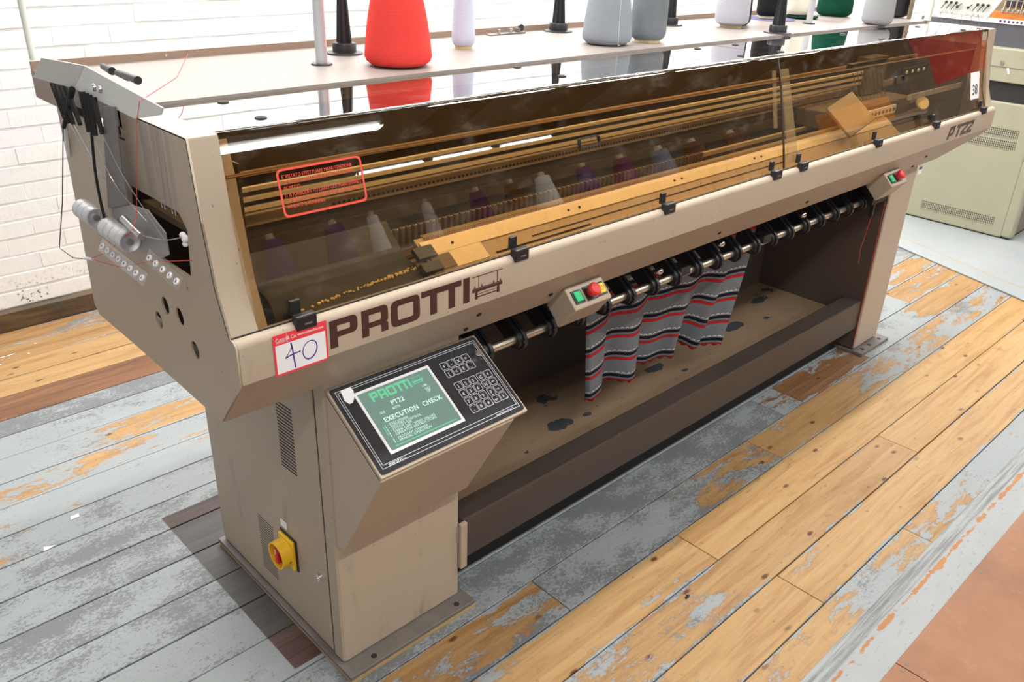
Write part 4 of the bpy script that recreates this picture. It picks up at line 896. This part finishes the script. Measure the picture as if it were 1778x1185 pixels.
for a_ in ([(.53, 1.765, 1.297), (.535, 1.71, 1.24), (.54, 1.66, 1.19)], [(.53, 1.79, 1.295), (.535, 1.74, 1.25), (.545, 1.69, 1.20)], [(.53, 1.665, 1.294), (.53, 1.60, 1.22), (.53, 1.47, 1.18)], [(.53, 1.615, 1.306), (.53, 1.54, 1.24), (.53, 1.40, 1.165)]):
    wire(a_, .0008, 'steel')
slab([(.536, 1.608, 1.356), (.536, 1.548, 1.364), (.533, 1.560, 1.24), (.530, 1.548, 1.19), (.530, 1.66, 1.155), (.533, 1.655, 1.175)], (1, 0, 0), .003).build('steel_strap', M['grey_plate'], br, bevel=.0008)
slab([(.534, 1.652, 1.165), (.534, 1.60, 1.190), (.534, 1.53, 1.192), (.534, 1.47, 1.20), (.534, 1.405, 1.175), (.534, 1.405, 1.135), (.534, 1.46, 1.108), (.534, 1.655, 1.10)], (1, 0, 0), .003).build('tension_plate', plain('dull_grey_plate', srgb(150, 146, 146), .4, .3), br, bevel=.001)
def roll_stack(n, y0, z, nm):
    for i in range(n):
        MB().lathe([(.006, .0), (.018, .0), (.0198, .002), (.0198, .022), (.018, .024), (.006, .024)] if i else [(.006, .006), (.010, .005), (.017, 0), (.0190, .0), (.0200, .002), (.0200, .022), (.018, .024), (.006, .024)], 30, (.515, y0 + i * .0275, z), (0, 1, 0)).build(nm, M['alu'], br, smooth=True)
    MB().cyl((.515, y0 - .001, z), (.515, y0 + n * .0275, z), .006, n=12).build('roller_axle', M['steel'], br, smooth=True)
roll_stack(4, 1.525, 1.128, 'tension_roller'); roll_stack(3, 1.685, 1.132, 'tension_roller')
for (ya, za, yb, zb, x) in ((1.665, 1.098, 1.455, 1.090, .512), (1.475, 1.128, 1.340, 1.115, .528)):
    pl = MB().hull([(x, ya, za), (x, yb, zb), (x - .012, yb, zb - .022), (x - .012, ya, za - .022)], [(x + .002, ya, za), (x + .002, yb, zb), (x - .010, yb, zb - .022), (x - .010, ya, za - .022)]).build('eyelet_strip', M['clear'], br)
    n = 8 if x < .52 else 5
    for i in range(n):
        f = (i + .5) / n; y = ya + (yb - ya) * f; z = za + (zb - za) * f - .011
        MB().lathe([(.0025, .002), (.0055, .0025), (.0065, 0), (.0055, -.0025), (.0025, -.002)], 12, (x - .007, y, z), (-.88, 0, .48)).build('ceramic_eyelet', M['paper'], pl, smooth=True)
MB().cyl((.512, 1.530, 1.172), (.512, 1.455, 1.160), .007, n=14).build('feeler_pin', M['steel'], br, smooth=True)
wire([(.515, 1.455, 1.16), (.53, 1.40, 1.165), (.55, 1.375, 1.172)], .0012, 'steel')
MB().ball((.556, 1.376, 1.168), .007, 8).ball((.556, 1.385, 1.172), .006, 8).ball((.556, 1.379, 1.158), .0055, 8).build('ceramic_guide', M['paper'], br, smooth=True)
MB().cyl((.527, 1.925, 1.395), (.527, 1.925, 2.4), .0062, n=12).build('bracket_pole', M['white_plate'], br, smooth=True)
# ---- yarn tension unit at the right end
br2 = bpy.data.objects.new('tension_bracket', None); C.objects.link(br2); br2.parent = KM; br2.matrix_parent_inverse = WM(KM).inverted(); br2.location = (4.0, 1.45, 1.38)
slab([(4.01, 1.559, 1.372), (4.01, 1.362, 1.363), (4.00, 1.300, 1.47), (4.01, 1.559, 1.49)], (1, 0, .1), .003).build('bracket_plate', M['white_plate'], br2, bevel=.001)
slab([(3.998, 1.362, 1.362), (3.985, 1.348, 1.362), (3.975, 1.285, 1.475), (3.99, 1.300, 1.475)], (1, 0, 0), .012).build('bracket_flap', M['white_plate'], br2, bevel=.001)
MB().box((3.992, 1.578, 1.335), (4.012, 1.602, 2.2)).build('bracket_pole', M['white_plate'], br2, bevel=.002)
for i, yy in enumerate((1.545, 1.524, 1.503, 1.482, 1.438, 1.417, 1.396, 1.375)):
    MB().lathe([(.002, .003), (.0048, .004), (.006, 0)], 12, (4.008, yy, 1.379 - i * .0005), (-1, 0, .2)).build('ceramic_eyelet', M['paper'], br2, smooth=True)
    ky = yy - .018 if i not in (3, 4) else yy - .004; kz = 1.416 if i not in (3, 4) else 1.401
    a_ = MB().ball((3.998, ky, kz), .006, 8).build('lever_knob', M['black'], br2, smooth=True)
    e2 = (3.999, yy - .002, 1.389) if i not in (3, 4) else (3.999, ky - .016, kz + .014)
    MB().cyl((3.998, ky, kz), e2, .0016, n=6).build('lever_arm', M['black'], a_)
for yy in (1.545, 1.50, 1.46, 1.42, 1.39): MB().cyl((4.006, yy, 1.378), (4.03, yy - .02, 1.30), .0008, n=5).build('yarn_end', M['grey_plate'], br2)
# ------------------------------------------------------------------ stickers
k = onF(1.2370)
ST = thing('lot_card', 'white lot card with red border and handwritten number 40 on the fascia', 'lot sticker', (.680, 1.237, .97))
MB().mesh(flat([fillet([(.626, .930, .002), (.626, 1.0105, .002), (.735, 1.0105, .002), (.735, .930, .002)])], .0003), k).build('card', M['card_red'], ST)
MB().mesh(flat([rect(.6298, .9340, .7312, .9905)], .0001), k @ Matrix.Translation((0, 0, .0004))).build('card_field', M['paper'], ST)
k2 = k @ Matrix.Translation((0, 0, .0006))
m = MB().mesh(word('Cottrill', .0105, xs=.80), k2 @ T(.631, .9965)).mesh(word('& Co.', .0105, xs=.80), k2 @ T(.6535, .9965)).mesh(word('www.cottandco.com', .0078, xs=.82), k2 @ T(.6745, .9975)).mesh(flat([rect(.631, .9945, .652, .9951), rect(.6535, .9915, .6543, 1.0085)], .0001), k2)
m.build('card_print', M['white'], ST)
def stroke(pts, w):
    L, Rr = [], []
    for i, p in enumerate(pts):
        a = Vector(pts[max(i - 1, 0)]); b_ = Vector(pts[min(i + 1, len(pts) - 1)]); d = (b_ - a).normalized(); n = Vector((-d.y, d.x)) * w / 2
        L.append(tuple(Vector(p) + n)); Rr.append(tuple(Vector(p) - n))
    return L + Rr[::-1]
m = MB()
for st, w_ in (([(.6600, .9885), (.6618, .9810), (.6560, .9715), (.6472, .9610)], .0014), ([(.6472, .9610), (.6560, .9640), (.6670, .9655), (.6785, .9660)], .0024), ([(.6605, .9885), (.6628, .972), (.6640, .955), (.6660, .9365)], .0028)):
    m.mesh(flat([stroke(st, w_)], .0001), k2)
ring_o = [(.6975 + .0158 * math.cos(a) * (1 + .05 * math.sin(a)) + .002 * math.sin(a), .9625 + .0188 * math.sin(a)) for a in [2 * PI * i / 28 for i in range(28)]]
ring_i = [(.6972 + .0137 * math.cos(a) * (1 + .05 * math.sin(a)) + .002 * math.sin(a), .9630 + .0165 * math.sin(a)) for a in [2 * PI * i / 28 for i in range(28)]]
m.mesh(flat([ring_o, ring_i], .0001), k2); m.build('handwritten_number', M['ink'], ST)
S2 = thing('lot_sticker', 'narrow white sticker printed 38 on the hood beside the far end cap', 'lot sticker', (3.84, 1.27, 1.12))
k = frame((3.805, 1.2650, 1.0705), (1, 0, 0), (0, .228, .973))
MB().mesh(flat([rect(0, 0, .090, .106)], .0003), k).build('label_sheet', M['paper'], S2)
MB().mesh(word('38', .058, 'CENTER', xs=.95, bold=.0006), k @ T(.045, .018) @ Matrix.Translation((0, 0, .0006))).build('printed_number', M['inkb'], S2)
TG = thing('hanging_tag', 'small white printed tag on the far leg just under the fascia', 'tag', (3.655, 1.34, .82))
MB().obox((3.648, 1.340, .770), (1, 0, 0), (.05, 0, 1), (0, 1, 0), .036, .105, .0008).build('tag_sheet', M['paper'], TG)
MB().box((3.652, 1.3394, .855), (3.682, 1.3399, .864)).box((3.652, 1.3394, .84), (3.676, 1.3399, .846)).box((3.652, 1.3394, .79), (3.680, 1.3399, .80)).build('tag_print', M['brown_grey'], TG)

# ------------------------------------------------------------------ knitted cloth hanging from the machine
hem = [(1.836, 1.527), (1.844, 1.509), (1.888, 1.517), (1.944, 1.552), (1.962, 1.578), (1.984, 1.572), (2.012, 1.543), (2.046, 1.520), (2.087, 1.527), (2.118, 1.556), (2.140, 1.590), (2.161, 1.585), (2.193, 1.572), (2.250, 1.558), (2.283, 1.528), (2.309, 1.531), (2.352, 1.575), (2.380, 1.600), (2.403, 1.589), (2.413, 1.560), (2.418, 1.534), (2.431, 1.516), (2.452, 1.529), (2.470, 1.512), (2.490, 1.488), (2.515, 1.467)]
def resample(P, n):
    Q = []
    P = [Vector((*p, 0)) for p in P]
    for i in range(len(P) - 1):
        p0 = P[max(i - 1, 0)]; p1 = P[i]; p2 = P[i + 1]; p3 = P[min(i + 2, len(P) - 1)]
        for k in range(8):
            t = k / 8; Q.append(.5 * ((2 * p1) + (p2 - p0) * t + (2 * p0 - 5 * p1 + 4 * p2 - p3) * t * t + (3 * p1 - p0 - 3 * p2 + p3) * t ** 3))
    Q.append(P[-1]); L = [0]
    for a, b_ in zip(Q, Q[1:]): L.append(L[-1] + (b_ - a).length)
    out = []; j = 0
    for i in range(n):
        s_ = L[-1] * i / (n - 1)
        while j < len(L) - 2 and L[j + 1] < s_: j += 1
        f = (s_ - L[j]) / max(1e-9, L[j + 1] - L[j]); out.append(Q[j].lerp(Q[j + 1], f))
    return out, L[-1]
NC, NR = 240, 70
HP, HL = resample(hem, NC)
def knit_mat():
    s = NT('striped_grey_knit'); uv = s.n.new('ShaderNodeUVMap'); uv.uv_map = 'UVMap'; u, v, _ = s.sep(uv.outputs[0])
    wv = s.math('ABSOLUTE', s.math('SINE', s.math('MULTIPLY', u, PI / .020)))
    v2 = s.math('ADD', v, s.math('MULTIPLY', wv, .0045))
    t = s.math('FRACT', s.math('DIVIDE', s.math('ADD', v2, .0), .092))
    n = s.noise(s.mul(uv.outputs[0], (420, 260, 1)), 1, 3, .6); n2 = s.noise(s.mul(uv.outputs[0], (50, 340, 1)), 1, 3, .6)
    g = s.mix(n, srgb(56, 60, 66), srgb(156, 160, 166)); g = s.mix(s.math('MULTIPLY', n2, .5), g, srgb(92, 96, 100))
    stripe = s.ramp(t, [(0.0, (1, 1, 1)), (.035, (0, 0, 0))], 'CONSTANT')
    tt = s.math('FRACT', s.math('DIVIDE', v, .092))
    band = s.ramp(tt, [(0, (0, 0, 0)), (.05, (1, 1, 1)), (.185, (0, 0, 0))], 'CONSTANT')
    redm = s.ramp(tt, [(0, (0, 0, 0)), (.27, (.5, .5, .5)), (.29, (1, 1, 1)), (.335, (.35, .35, .35)), (.345, (1, 1, 1)), (.385, (.5, .5, .5)), (.40, (0, 0, 0))], 'CONSTANT')
    col = s.mix(band, g, (0.012, 0.012, 0.02))
    rdk = s.ramp(s.sep(redm)[0], [(0, (0.02, 0.012, 0.015)), (.6, srgb(206, 34, 40))], 'CONSTANT')
    col = s.mix(s.math('GREATER_THAN', s.sep(redm)[0], .1), col, rdk)
    col = s.mix(s.math('MULTIPLY', stripe, s.step(wv, .25, .5)), col, srgb(214, 214, 208))
    return s.bsdf(col, .95, 0, s.bump(n, .6, .0015), spec=.1)
FB = MB(); uvl = FB.b.loops.layers.uv.new('UVMap'); grid = []
for i in range(NC):
    fx = i / (NC - 1); col = []
    ent = 1.735 + (2.625 - 1.735) * fx
    for j in range(NR):
        f = j / (NR - 1); e = f ** 1.15
        x = ent + (HP[i].x - ent) * e; y = (1.475 + .03 * math.sin(fx * 5)) * (1 - e) + HP[i].y * e
        z = .82 - (.82 - .288) * f + (.004 * math.sin(fx * 160) if j == NR - 1 else 0) + .006 * math.sin(fx * 34) * f
        col.append(FB.b.verts.new((x, y, z)))
    grid.append(col)
for i in range(NC - 1):
    for j in range(NR - 1):
        fc = FB.b.faces.new((grid[i][j], grid[i + 1][j], grid[i + 1][j + 1], grid[i][j + 1]))
        for lp_, (ii, jj) in zip(fc.loops, ((i, j), (i + 1, j), (i + 1, j + 1), (i, j + 1))):
            lp_[uvl].uv = (ii / (NC - 1) * HL, jj / (NR - 1) * .550 - .2400)
FBo = FB.build('knitted_cloth', knit_mat(), None, smooth=True)
sm = FBo.modifiers.new('thick', 'SOLIDIFY'); sm.thickness = .003; sm.offset = 0
tag(FBo, 'grey knitted cloth with black and red stripes hanging over the machine tray', 'knitted cloth')

# ------------------------------------------------------------------ yarn packages
def cone(name, label, x, y, r, r_top, h, col, core=None, group='yarn cones on the machine table', bulge=.004, foot=.82, rough=.95, zoff=0, cat='yarn cone', sheen=.1):
    t = thing(name, label, cat, (x, y, tz(x) + zoff), group); z0 = .004 if not core else .010
    p = [(0, z0), (r * foot, z0), (r * .95, z0 + .008), (r, z0 + .018)]
    for i in range(1, 9):
        f = i / 8; p.append((r + (r_top - r) * f + bulge * math.sin(PI * f), z0 + .018 + (h - .03) * f))
    p += [(r_top * .9, z0 + h - .004), (r_top * .5, z0 + h), (0, z0 + h)]
    MB().lathe(p, 48).build('yarn', yarn(name + '_yarn', col, rough, sheen), t, smooth=True, world=False)
    MB().lathe([(r * foot * .9, 0), (r * foot * .9, z0 + .002)], 32).lathe([(0, 0), (r * foot * .9, 0)], 32).build('core', M['cardb'] if core else M['black'], t, world=False)
    MB().lathe([(r_top * .45, z0 + h - .01), (r_top * .36, z0 + h + .03), (0, z0 + h + .03)], 24).build('core_tip', M['cardb'], t, world=False)
    return t
cone('yarn_cone', 'big bright red yarn cone standing on the machine table', 1.262, 1.708, .0800, .050, .20, srgb(232, 74, 68))
cone('yarn_cone', 'slim pale lilac spool beside the red cone', 1.585, 1.848, .0325, .021, .22, srgb(196, 200, 222), core=True, bulge=0, rough=.5, sheen=.5)
cone('yarn_cone', 'mid grey yarn cone with a loose thread, in front of its grey twin', 2.030, 1.718, .0735, .046, .20, srgb(146, 154, 162))
cone('yarn_cone', 'darker grey straight yarn cone partly behind the mid grey cone', 2.190, 1.692, .0545, .048, .19, srgb(124, 130, 136), core=True, bulge=.002)
cone('yarn_cone', 'shiny silver thread cone standing mid table by a black spool', 2.826, 1.812, .0605, .046, .20, srgb(182, 182, 194), core=True, foot=.70, rough=.35, sheen=.6)
cone('yarn_cone', 'black spool half hidden behind the shiny silver cone', 2.93, 1.858, .052, .046, .19, (0.012, 0.012, 0.02), bulge=0, rough=.5)
cone('yarn_cone', 'black yarn cone standing on a round blue grey felt mat', 3.275, 1.935, .047, .042, .20, (0.014, 0.013, 0.014), core=True, bulge=.001, zoff=.004, rough=.45)
cone('yarn_cone', 'cream yarn cone with a dark green pad under it', 3.445, 1.900, .046, .040, .20, srgb(226, 222, 206), bulge=.001, zoff=.012)
cone('yarn_cone', 'dark green yarn cone near the back lip of the table', 3.74, 1.890, .0755, .055, .20, srgb(18, 66, 50))
cone('yarn_cone', 'pale grey yarn cone in front of the dark green cone', 3.562, 1.612, .0600, .044, .20, srgb(158, 160, 164))
m = MB().lathe([(0, .002), (.09, .0022), (.097, .0035), (.100, .001), (.100, 0), (0, 0)], 40).build('felt_mat', M['felt'], None, world=False); m.location = (3.275, 1.925, tz(3.275))
tag(m, 'round blue grey felt mat under the black yarn cone', 'mat')
m = MB().lathe([(0, .0), (.055, 0), (.068, .006), (.066, .011), (.03, .012), (0, .012)], 36).build('yarn_pad', yarn('green_pad', srgb(20, 56, 46)), None, smooth=True, world=False); m.location = (3.465, 1.890, tz(3.46))
tag(m, 'flat dark green yarn pad beneath the cream cone', 'pad')
t = thing('yarn_spool', 'black tapered spool with a dangling strap at the table end', 'spool', (4.00, 1.735, tz(4.0)))
MB().lathe([(0, .004), (.040, .004), (.052, .012), (.060, .12), (.056, .18), (0, .18)], 36).build('spool_body', M['black'], t, smooth=True, world=False)
MB().box((-.03, -.075, .0), (.0, -.068, .10)).build('strap', M['strap'], t, world=False)
# hook plate lying by the lip
t = thing('guide_plate', 'small dark yarn guide plate with screws lying against the table lip', 'bracket', (1.915, 2.03, tz(1.9)))
MB().box((-.075, -.012, 0), (.075, .012, .004)).box((.045, -.010, .004), (.053, .010, .016)).build('plate', M['grey_plate'], t, world=False, bevel=.001)
for sx in (-.03, .02): MB().lathe([(0, .016), (.006, .016), (.006, .004)], 12, (sx, 0, 0)).build('screw', M['steel'], t, world=False)
MB().lathe([(0, .006), (.010, .006), (.011, 0)], 14, (.062, 0, .016), (0, -1, .2)).build('knob', M['black'], t, world=False)
# loose yarns
def thread(name, label, pts, r, mat):
    o = MB().tube(pts, r, 5).build(name, mat, None); tag(o, label, 'yarn'); return o
M['redyarn'] = plain('red_yarn', srgb(226, 70, 64), .9)
thread('yarn_strand', 'thin red strand running from the table down to the tension rollers', [(.87, 1.983, 1.374), (.70, 1.66, 1.383), (.528, 1.408, 1.397), (.526, 1.428, 1.362), (.522, 1.491, 1.187), (.505, 1.472, 1.170), (.508, 1.50, 1.155), (.515, 1.66, 1.07), (.53, 1.83, 1.001), (.515, 1.60, 1.056), (.520, 1.46, 1.11), (.54, 1.38, 1.13), (.60, 1.33, 1.135)], .0007, M['redyarn'])
thread('yarn_strand', 'red yarn end hanging down in front of the far leg', [(3.405, 1.349, .70), (3.412, 1.349, .50), (3.418, 1.350, .26), (3.424, 1.349, .04)], .0010, M['redyarn'])
thread('yarn_strand', 'short red yarn end curled beside the far leg', [(3.345, 1.365, .66), (3.34, 1.37, .58), (3.325, 1.372, .50), (3.335, 1.37, .44)], .0008, M['redyarn'])
M['greyyarn'] = plain('grey_yarn', srgb(190, 192, 196), .9)
thread('yarn_strand', 'loose pale thread hanging down the mid grey cone', [(2.005, 1.655, 1.545), (1.99, 1.642, 1.46), (1.985, 1.636, 1.385), (1.99, 1.640, 1.358), (2.01, 1.648, 1.357)], .0009, M['greyyarn'])

# ------------------------------------------------------------------ neighbouring machine at the right
NM = thing('knitting_machine', 'grey green knitting machine cabinet with vent panels behind the tan machine', 'knitting machine', (6.2, 2.0, 0.004))
cb = MB().box((5.63, 1.49, .010), (6.8, 2.30, .795)).build('cabinet', M['cab'], NM, bevel=.01, seg=3)
MB().prism([(1.43, .012), (1.50, .012), (1.50, .795), (1.43, .795)], 5.63, 5.70).build('corner_post', M['cab'], cb, bevel=.02, seg=4)
MB().box((5.70, 1.445, .02), (6.8, 1.49, .79)).build('front_panel', M['cabd'], cb)
MB().box((5.64, 1.45, .004), (6.8, 2.28, .012)).build('cabinet_foot', M['vent'], cb)
def vent(y0, y1, z0, z1):
    v = MB().box((5.629, y0, z0), (5.632, y1, z1)).build('vent_panel', M['vent'], cb)
    q = MB(); n = int((y1 - y0) / .0105); 
    for i in range(n): 
        y = y0 + (i + .5) * (y1 - y0) / n; q.box((5.6275, y - .0026, z0), (5.6295, y + .0026, z1))
    for j in range(5): z = z0 + j * (z1 - z0) / 4; q.box((5.6270, y0, z - .0018), (5.6295, y1, z + .0018))
    o = q.build('vent_mesh', M['cab'], v); o['kind'] = 'stuff'
vent(1.558, 1.83, .604, .650); vent(1.556, 1.90, .535, .584); vent(1.553, 2.0, .076, .126)
MB().box((5.655, 1.47, .795), (6.8, 2.28, .905)).build('gap_recess', M['vent'], NM)
ub = MB().box((5.63, 1.30, .905), (6.8, 2.30, 1.090)).build('upper_body', M['cab'], NM, bevel=.006)
MB().box((5.628, 1.30, .985), (5.63, 2.29, .990)).build('body_seam', M['cabd'], ub)
MB().lathe([(.004, .006), (.012, .006), (.014, 0)], 18, (5.63, 1.753, 1.010), (-1, 0, 0)).build('body_lock', M['steel'], ub, smooth=True)
MB().cyl((5.628, 1.715, .985), (5.626, 1.70, .955), .006, n=8).build('key_tag', M['paper'], ub)
nb = MB().box((5.70, 1.20, 1.09), (6.7, 2.30, 1.215)).build('needle_housing', plain('slate_metal', srgb(92, 92, 100), .35, .3, .3, 5), NM)
MB().box((5.69, 1.20, 1.215), (6.6, 2.2, 1.240)).build('dotted_strip', M['white_plate'], nb)
for i in range(22): MB().lathe([(0, .003), (.006, .003), (.007, 0)], 10, (5.69, 1.36 + i * .023, 1.2275), (-1, 0, 0)).build('strip_dot', M['purple'], nb)
MB().box((5.695, 1.20, 1.240), (6.6, 2.2, 1.275)).build('orange_band', M['orange'], nb)
q = bpy.data.objects
for i in range(18):
    y = 1.37 + i * .028; MB().lathe([(.004, 0), (.009, .004), (.009, .016), (.004, .02)], 10, (5.69, y, 1.275)).build('yarn_guide', M['steel'], nb, smooth=True)
bkp = MB().box((5.80, 1.20, 1.275), (5.83, 2.0, 1.75)).build('guide_board', M['cabd'], NM)
for r_ in range(4):
    for c_ in range(9): MB().box((5.795, 1.36 + c_ * .058, 1.30 + r_ * .062), (5.801, 1.405 + c_ * .058, 1.35 + r_ * .062)).build('board_window', M['navy'], bkp)
for i in range(16): MB().cyl((5.70, 1.37 + i * .032, 1.27), (5.72, 1.355 + i * .032, 1.75), .0022, n=6).build('yarn_wire', M['rail'], nb)
MB().cyl((5.70, 1.2, 1.335), (5.70, 2.1, 1.345), .003, n=6).build('cross_rod', M['steel'], nb)

# ------------------------------------------------------------------ little things on the floor
def scrap(name, label, cat, x, y, pts, h, mat, rz=0):
    o = MB().mesh(flat([pts], h / 2), Matrix.Translation((0, 0, h / 2))).build(name, mat, None); o.location = (x, y, .0006); o.scale = (.75, .75, 1); o.rotation_euler = (0, 0, rz); tag(o, label, cat); return o
scrap('paper_scrap', 'torn white paper scrap on the grey boards, the piece close to the tower', 'scrap', .500, 2.385, [(-.018, -.012), (-.012, .014), (.004, .012), (.020, .016), (.014, -.010), (.0, -.006)], .0012, M['paper'])
scrap('paper_scrap', 'small triangular white scrap on the grey boards beside the squarish scrap', 'scrap', .395, 2.29, [(-.020, -.010), (-.012, .016), (.004, .006), (.022, .0), (.004, -.008)], .0012, M['paper'])
scrap('paint_flake', 'long thin white flake on the orange boards by the skirting', 'scrap', .655, 3.63, [(-.05, -.003), (.04, -.002), (.05, .003), (-.03, .004)], .001, M['paper'], .05)
for fx_, fy_ in ((.735, 3.60), (.60, 3.66), (.785, 3.68), (.62, 3.57)):
    o = scrap('paint_flake', 'tiny white paint flake on the orange boards near the skirting', 'scrap', fx_, fy_, [(-.006, -.004), (.0, .005), (.006, .001), (.003, -.005)], .001, M['paper'], fx_ * 7); o['group'] = 'paint flakes by the skirting'
scrap('fluff_ball', 'black scrap of fluff on the yellow boards in front of the machine', 'scrap', 1.63, .93, [(-.014, -.004), (-.010, .004), (-.002, .002), (.003, .008), (.008, .003), (.014, .004), (.008, -.004), (.0, -.006)], .003, M['blackm'])
scrap('paper_scrap', 'small cream chip on the boards between the leg and the grey cabinet', 'scrap', 4.10, 1.53, [(-.02, -.006), (-.006, .008), (.02, .005), (.01, -.007)], .002, M['cardb'])

# ------------------------------------------------------------------ the room behind the camera, as the glossy hood mirrors it
BT = thing('work_table', 'long work table across the aisle that the hood mirrors', 'table', (4.2, -1.75, 0))
MB().box((1.2, -2.1, 1.08), (9.5, -1.25, 1.12)).build('table_top', M['table'], BT)
for lx in (1.3, 4.0, 6.7, 9.4):
    for ly in (-2.05, -1.32): MB().box((lx - .03, ly - .03, 0), (lx + .03, ly + .03, 1.08)).build('leg', M['beam'], BT)
cols = [(2.02, srgb(96, 60, 120), .085), (2.40, srgb(70, 40, 110), .09), (2.66, srgb(232, 230, 222), .055), (3.05, srgb(214, 208, 200), .05), (3.45, srgb(86, 40, 96), .08), (3.75, srgb(92, 60, 44), .08), (4.04, srgb(240, 238, 230), .09), (4.45, srgb(80, 44, 112), .09), (4.86, srgb(110, 50, 96), .10), (5.32, srgb(128, 138, 156), .11), (5.75, srgb(96, 62, 50), .12), (6.3, srgb(110, 76, 66), .12)]
for i, (cx, cc, cr) in enumerate(cols):
    t = thing('yarn_cone', '%s yarn cone on the table across the aisle, mirrored in the hood' % ['purple', 'deep violet', 'slim white', 'slim ivory', 'plum', 'brown', 'pure white', 'indigo violet', 'magenta plum', 'slate blue', 'dark brown', 'red brown'][i], 'yarn cone', (cx, -1.5, 1.12), 'mirrored yarn cones')
    MB().lathe([(0, 0), (cr, 0), (cr * .98, .02), (cr * .58, .30), (cr * .4, .305), (0, .305)], 32).build('yarn', yarn('mirrored_yarn', cc), t, smooth=True, world=False)
    MB().lathe([(cr * .3, .30), (cr * .2, .34), (0, .34)], 16).build('core_tip', M['cardb'], t, world=False)
RB = thing('stand_in_banner', 'bright red stand-in banner added out of view for the hood to mirror', 'banner', (11.3, -1.4, 1.5))  # unseen stand-in, added for the red reflection in the hood
MB().box((11.28, -1.78, 1.52), (11.30, -0.4, 2.9)).build('banner_cloth', M['red'], RB)
MB().cyl((11.29, -1.83, 2.9), (11.29, -0.35, 2.9), .012).build('banner_rod', M['steel'], RB)
MB().cyl((11.29, -1.7, 2.9), (11.29, -1.7, 3.55), .004).build('banner_cord', M['black'], RB)
MB().cyl((11.29, -0.5, 2.9), (11.29, -0.5, 3.55), .004).build('banner_cord', M['black'], RB)
OB = thing('orange_crate', 'orange plastic crate on a stand mirrored in the hood', 'crate', (9.9, -1.75, 1.12))
for a_, b_2 in (((-.35, -.25, 0), (.3, .25, .012)), ((-.35, -.25, .012), (-.335, .25, .34)), ((.285, -.25, .012), (.3, .25, .34)), ((-.335, -.25, .012), (.285, -.235, .34)), ((-.335, .235, .012), (.285, .25, .34))):
    MB().box(a_, b_2).build('crate_side', M['orange'], OB, world=False)
OB.location = (8.9, -1.7, 1.12)
